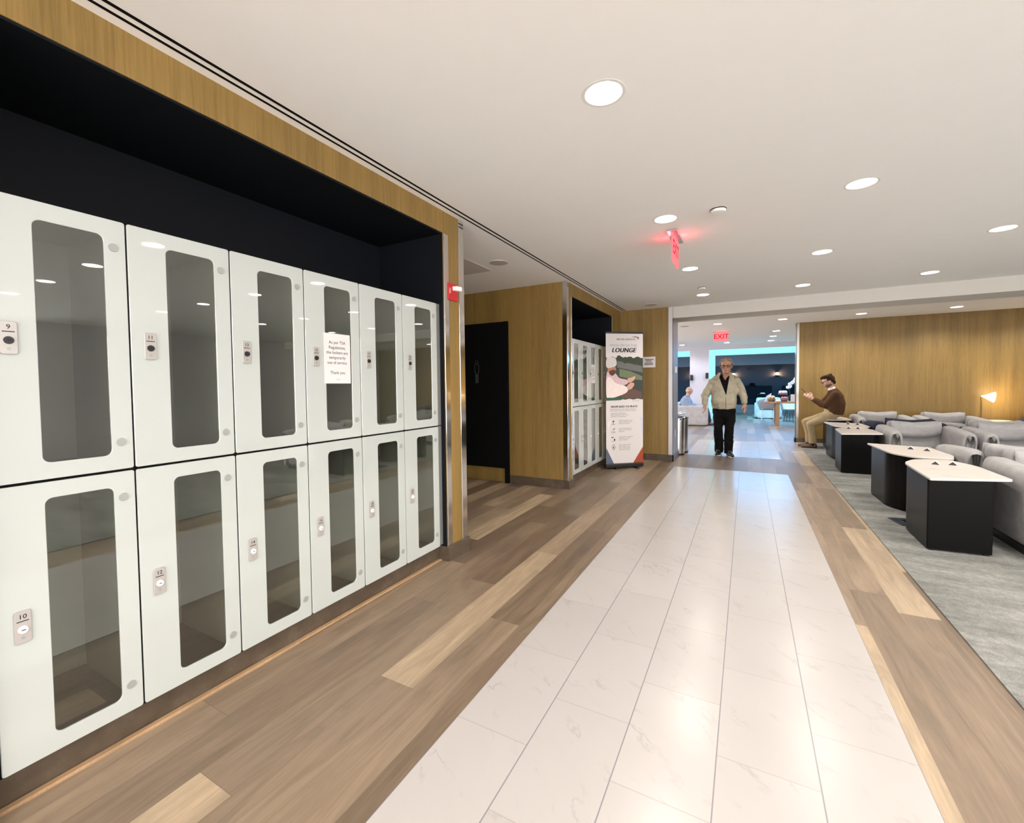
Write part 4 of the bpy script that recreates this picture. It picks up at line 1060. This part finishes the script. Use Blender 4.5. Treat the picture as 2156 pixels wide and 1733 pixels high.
j.cap((-.17, -.02, 1.16), .05, (-.22, .0, 1.22), .05); j.cap((.14, -.02, 1.16), .05, (.19, .0, 1.22), .05)
j.sphere((-.024, .012, .895), (.200, .145, .018))
VL = Vector((.1125, 0, -.31)); VLn = Vector((.31, 0, .1125)); VRn = Vector((.31, 0, -.045))   # the two edges of the open front
PL_, PR_ = Vector((-.094, 0, 1.44)), Vector((.066, 0, 1.44))
def vcut(c):
    if c.z > 1.548: return True
    if c.y > -.03 or c.z < 1.10: return False
    return (c-PL_).dot(VLn) > 0 and (c-PR_).dot(VRn) < 0
jk = blob(j, 'jacket', 'beige', t, .0085, 4, vcut, .008, .026, ((PL_, VLn), (PR_, VRn)))
sh = MB(); sh.loft([((-.02, .015, .96), .165, .130), ((-.02, .01, 1.15), .178, .136), ((-.015, .02, 1.32), .175, .120), ((-.01, .02, 1.41), .14, .095), ((.0, .01, 1.46), .098, .086), ((.006, .005, 1.50), .082, .078)], 24, side=(1, 0, 0))
SL, SRn = Vector((.38, 0, .22)), Vector((.38, 0, -.22)); SP = Vector((.0, 0, 1.405))
def scut(c): return c.z > 1.40 and c.y < -.01 and (c-SP).dot(Vector((-.22*0+1, 0, 0)))*1.0 < .62*(c.z-1.405) and (c-SP).x > -.62*(c.z-1.405)
shirt = blob(sh, 'shirt', 'shirtblack', t, .007, 3, scut, .004, 0, ((SP, Vector((1, 0, -.62))), (SP, Vector((1, 0, .62)))))
bvh = BVHTree.FromPolygons([v.co for v in jk.data.vertices], [tuple(p.vertices) for p in jk.data.polygons])
def onto(x, z, dflt, lift=.006):
    h = bvh.ray_cast(Vector((x, -1, z)), Vector((0, 1, 0)))[0]
    return (x, (h.y if h else dflt)-lift, z)
for s in (-1, 1):
    X = lambda d: -.014+s*d
    q = [(X(.074), -.050, 1.535), (X(.092), .005, 1.552), (X(.130), .02, 1.510), onto(X(.195), 1.475, -.06, .0), onto(X(.165), 1.405, -.08, .012), onto(X(.110), 1.405, -.10, .012), (X(.086), -.085, 1.46)]
    MB().add(q, [(0, 1, 2, 6), (2, 3, 4, 6), (6, 4, 5)]).build('collar', 'beige', jk).modifiers.new('t', 'SOLIDIFY').thickness = .008
zp = [(onto(.016, .885+k*.026, -.14, .001), .0045, .003) for k in range(9)]
MB().loft(zp, 6, side=(1, 0, 0)).build('zipper', plain('zip_brown', (.10, .07, .05), .5), jk)
pk = MB()
for k in range(7): a_, b_ = onto(.125+.004*k, 1.25-.012*k, -.13, .001), onto(.125+.004*(k+1), 1.25-.012*(k+1), -.13, .001); pk.cyl(a_, b_, .0035, 6)
pk.build('pocket_seam', plain('seam_beige', (.30, .26, .19), .8), jk)
tr = MB()
tr.loft([((-.022, .015, .935), .172, .125), ((-.022, .02, .87), .192, .135), ((-.02, .02, .80), .195, .135), ((-.018, .015, .72), .182, .12)], 20, side=(1, 0, 0))
for sx, hx, kx, ky, ax_, ay in LG:
    tr.loft([((hx, .015, .86), .10, .125), ((hx, 0, .66), .094, .11), ((kx, ky, .47), .074, .09), (((kx+ax_)/2-sx*.006, (ky+ay)/2+.02, .28), .080, .085), ((ax_, ay+.02, .11), .075, .085), ((ax_, ay+.015, .05), .076, .088)], 16, side=(1, 0, 0))
blob(tr, 'trousers', 'trouserblack', t, .0085, 3, None, 0, .028)
for ax_, ay, dx in ((-.10, .03, -.03), (.062, -.06, .065)):
    s_ = MB(); s_.cap((ax_, ay+.045, .052), .048, (ax_+dx*.6, ay-.09, .046), .046); s_.cap((ax_+dx*.6, ay-.09, .042), .046, (ax_+dx, ay-.16, .036), .034)
    s_.cap((ax_, ay+.04, .085), .050, (ax_+dx*.3, ay-.04, .082), .044)
    sh_ = blob(s_, 'shoe', 'black', t, .008, 3)
    so = MB(); so.loft([((ax_-dx*.1, ay+.088, .010), .034, .010), ((ax_, ay+.04, .010), .048, .010), ((ax_+dx*.6, ay-.09, .010), .050, .010), ((ax_+dx, ay-.18, .012), .034, .010)], 10, side=(1, 0, 0)); so.build('sole', 'white', sh_, smooth=True)
hr = MB()
hr.sphere(at(0, -.024, .020), (.088*HS, .092*HS, .096*HS), 18, 14, B)
for q in (-1, 1):
    hr.sphere(at(q*.072, -.008, .005), (.024*HS, .055*HS, .062*HS), 12, 8, B); hr.sphere(at(q*.045, .035, .086), (.036*HS, .036*HS, .018*HS), 10, 8, B)
def hcut(c):
    l_ = (B.transposed() @ (c-at(0, 0, 0)))/HS
    return (l_.y > .040 and l_.z < .070+.018*math.cos(l_.x*60)) or (l_.y > .022 and l_.z < .02) or l_.z < -.060
blob(hr, 'hair', 'hairgrey', t, .0065, 2, hcut, .006)
face_parts(t, at, B, HS, True, M)

# perched man: faces -x, sits on the corner of the table by the wood wall
t = thing('person', 'man in brown blazer and khaki trousers perched on a side table with his phone', 'person', (1.23, 10.98, 0))
b = MB()
at, B = head(b, (.215, 0, 1.375), (-1, 0, -.42), s=1.04)
b.cap((.30, 0, 1.17), .058, (.235, 0, 1.30), .052)
b.loft([((.30, 0, .66), .15, .11), ((.335, 0, .80), .16, .11), ((.345, 0, .95), .165, .11), ((.325, 0, 1.10), .17, .095), ((.30, 0, 1.18), .08, .06)], 16, side=(0, 1, 0))
arms = {}
for s in (-1, 1):
    SH = (.305, s*.19, 1.095); EL = (.15, s*.235, .885); WR = (-.055, s*.10, 1.02)
    b.cap(SH, .052, EL, .043); b.cap(EL, .040, WR, .028); arms[s] = (SH, EL, WR)
hand(b, arms[-1][2], (-.75, .25, .65), (.55, .0, .65), 1, 1.05, .75)
hand(b, arms[1][2], (-.75, -.35, .60), (.55, .0, .65), 1, 1.05, .75)
legs = {-1: ((.27, -.09, .68), (-.085, -.115, .495), (-.04, -.10, .09)), 1: ((.27, .09, .68), (-.14, .11, .525), (-.075, .115, .09))}
for s in (-1, 1):
    H_, K_, A_ = legs[s]; b.cap(H_, .085, K_, .052); b.cap(K_, .050, A_, .036); b.cap((A_[0], A_[1], .06), .033, (A_[0]-.12, A_[1], .04), .028)
blob(b, 'body', 'skinpale', t, .0062, 3)
j = MB()
j.loft([((.315, 0, .70), .19, .155), ((.325, 0, .78), .195, .165), ((.345, 0, .93), .195, .160), ((.335, 0, 1.06), .195, .135), ((.305, 0, 1.15), .14, .10), ((.285, 0, 1.20), .085, .075)], 22, side=(0, 1, 0))
for s in (-1, 1):
    SH, EL, WR = arms[s]; j.sphere(SH, (.085, .075, .075)); j.cap(SH, .078, EL, .066); j.cap(EL, .066, (WR[0]+.045, WR[1]+s*.028, WR[2]-.03), .046)
jk = blob(j, 'blazer', 'browncloth', t, .0085, 4)
cl = MB(); cl.loft([((.285, 0, 1.19), .072, .066), ((.265, 0, 1.235), .066, .060)], 18, side=(0, 1, 0)); cl.build('shirt_collar', 'white', t, smooth=True)
tr = MB()
tr.loft([((.33, 0, .635), .17, .12), ((.30, 0, .69), .185, .15), ((.30, 0, .78), .178, .145), ((.31, 0, .84), .165, .13)], 18, side=(0, 1, 0))
for s in (-1, 1):
    H_, K_, A_ = legs[s]
    tr.cap(H_, .105, ((H_[0]+K_[0])/2, (H_[1]+K_[1])/2, (H_[2]+K_[2])/2), .092); tr.cap(((H_[0]+K_[0])/2, (H_[1]+K_[1])/2, (H_[2]+K_[2])/2), .092, K_, .076)
    tr.cap(K_, .076, (A_[0]-.01, A_[1], .30), .068); tr.loft([((A_[0]-.01, A_[1], .31), .068, .068), ((A_[0], A_[1], .10), .062, .072)], 14, side=(0, 1, 0))
tro = blob(tr, 'trousers', 'khaki', t, .0085, 3)
sk = MB()
for s in (-1, 1): A_ = legs[s][2]; sk.cap((A_[0], A_[1], .06), .040, (A_[0], A_[1], .12), .040)
sk.build('socks', 'blackmatte', t, smooth=True)
for s in (-1, 1):
    A_ = legs[s][2]; q = MB(); q.cap((A_[0]+.045, A_[1], .045), .038, (A_[0]-.11, A_[1], .038), .038); q.cap((A_[0]-.11, A_[1], .036), .038, (A_[0]-.18, A_[1], .032), .027); q.cap((A_[0]+.03, A_[1], .065), .040, (A_[0]-.05, A_[1], .065), .036)
    blob(q, 'shoe', 'brownshoe', t, .008, 3)
hr = MB(); hr.sphere(at(0, -.020, .020), (.090, .104, .104), 18, 14, B); hr.sphere(at(0, .055, .085), (.055, .05, .035), 12, 8, B); hr.sphere(at(0, -.075, -.045), (.065, .035, .06), 12, 8, B)
for k in range(14):
    a = k*2.4; hr.sphere(at(.06*math.cos(a), -.01+.07*math.sin(a), .085+.012*math.sin(k)), (.03, .03, .026), 8, 6)
def hcut2(c):
    l_ = B.transposed() @ (c-at(0, 0, 0)); return (l_.y > .02 and l_.z < .055) or l_.z < -.10 or (l_.y > -.035 and l_.z < -.005)
blob(hr, 'hair', 'hairbrown', t, .007, 2, hcut2, .006)
bd = MB(); bd.sphere(at(0, .022, -.075), (.067, .070, .066), 16, 12, B)
def bcut(c):
    l_ = B.transposed() @ (c-at(0, 0, 0)); return l_.z > -.055 and l_.y > .05 or l_.z > -.03
blob(bd, 'beard', 'stubble', t, .007, 2, bcut, .003)
face_parts(t, at, B, 1.04, True, M)
ph = thing('phone', 'dark mobile phone held up by the man in the brown blazer', 'phone', (1.085, 10.96, 1.115))
mt = Matrix.Rotation(-.72, 4, 'Y')
move(MB().box(-.004, -.037, -.01, .004, .037, .145), mt).build('case', 'black', ph, bevel=.003)
move(MB().box(.004, -.033, .0, .0046, .033, .138), mt).build('screen', emit('phone_screen', (.6, .7, .9), .25), ph)

# bald man on the far sofa: faces +x
t = thing('person', 'bald man in a pale blue shirt seated on the far grey sofa', 'person', (-1.68, 15.62, 0))
b = MB()
at, B = head(b, (.03, 0, 1.13), (.9, .5, -.15), s=1.08)
b.cap((-.03, 0, .92), .06, (.0, 0, 1.04), .055)
b.loft([((-.05, 0, .45), .17, .13), ((-.05, 0, .62), .18, .13), ((-.06, 0, .80), .19, .12), ((-.04, 0, .90), .10, .07)], 16, side=(0, 1, 0))
for s in (-1, 1):
    b.cap((-.05, s*.20, .85), .052, (.06, s*.25, .62), .043); b.cap((.06, s*.25, .62), .040, (.28, s*.16, .62), .03); hand(b, (.28, s*.16, .62), (1, -s*.3, -.2), (0, s, 0), -1, 1.0, .6)
    b.cap((.0, s*.10, .50), .085, (.54, s*.12, .50), .058); b.cap((.54, s*.12, .50), .055, (.62, s*.12, .10), .038); b.cap((.62, s*.12, .06), .034, (.75, s*.12, .04), .028)
blob(b, 'body', 'skinpale', t, .008, 3)
j = MB(); j.loft([((-.05, 0, .47), .20, .16), ((-.05, 0, .65), .225, .20), ((-.06, 0, .80), .23, .18), ((-.045, 0, .90), .15, .12), ((-.03, 0, .94), .085, .075)], 20, side=(0, 1, 0))
for s in (-1, 1): j.sphere((-.05, s*.20, .84), (.085, .08, .08)); j.cap((-.05, s*.21, .84), .075, (.06, s*.25, .63), .068); j.cap((.06, s*.25, .63), .064, (.22, s*.18, .62), .05)
blob(j, 'shirt', 'bluecloth', t, .010, 3)
tr = MB()
tr.sphere((-.03, 0, .50), (.18, .20, .10))
for s in (-1, 1): tr.cap((.0, s*.10, .50), .10, (.54, s*.12, .50), .078); tr.cap((.54, s*.12, .50), .078, (.62, s*.12, .14), .068)
blob(tr, 'trousers', 'darkjean', t, .010, 3)
for s in (-1, 1): q = MB(); q.cap((.60, s*.12, .045), .04, (.78, s*.12, .036), .034); q.cap((.61, s*.12, .07), .042, (.66, s*.12, .065), .036); blob(q, 'shoe', 'brownshoe', t, .01, 2)
hr = MB(); hr.sphere(at(0, -.045, -.02), (.084, .060, .055), 14, 10, B)
blob(hr, 'hair', plain('white_hair', (.50, .43, .40), .8), t, .009, 2)
face_parts(t, at, B, 1.08, False, M)
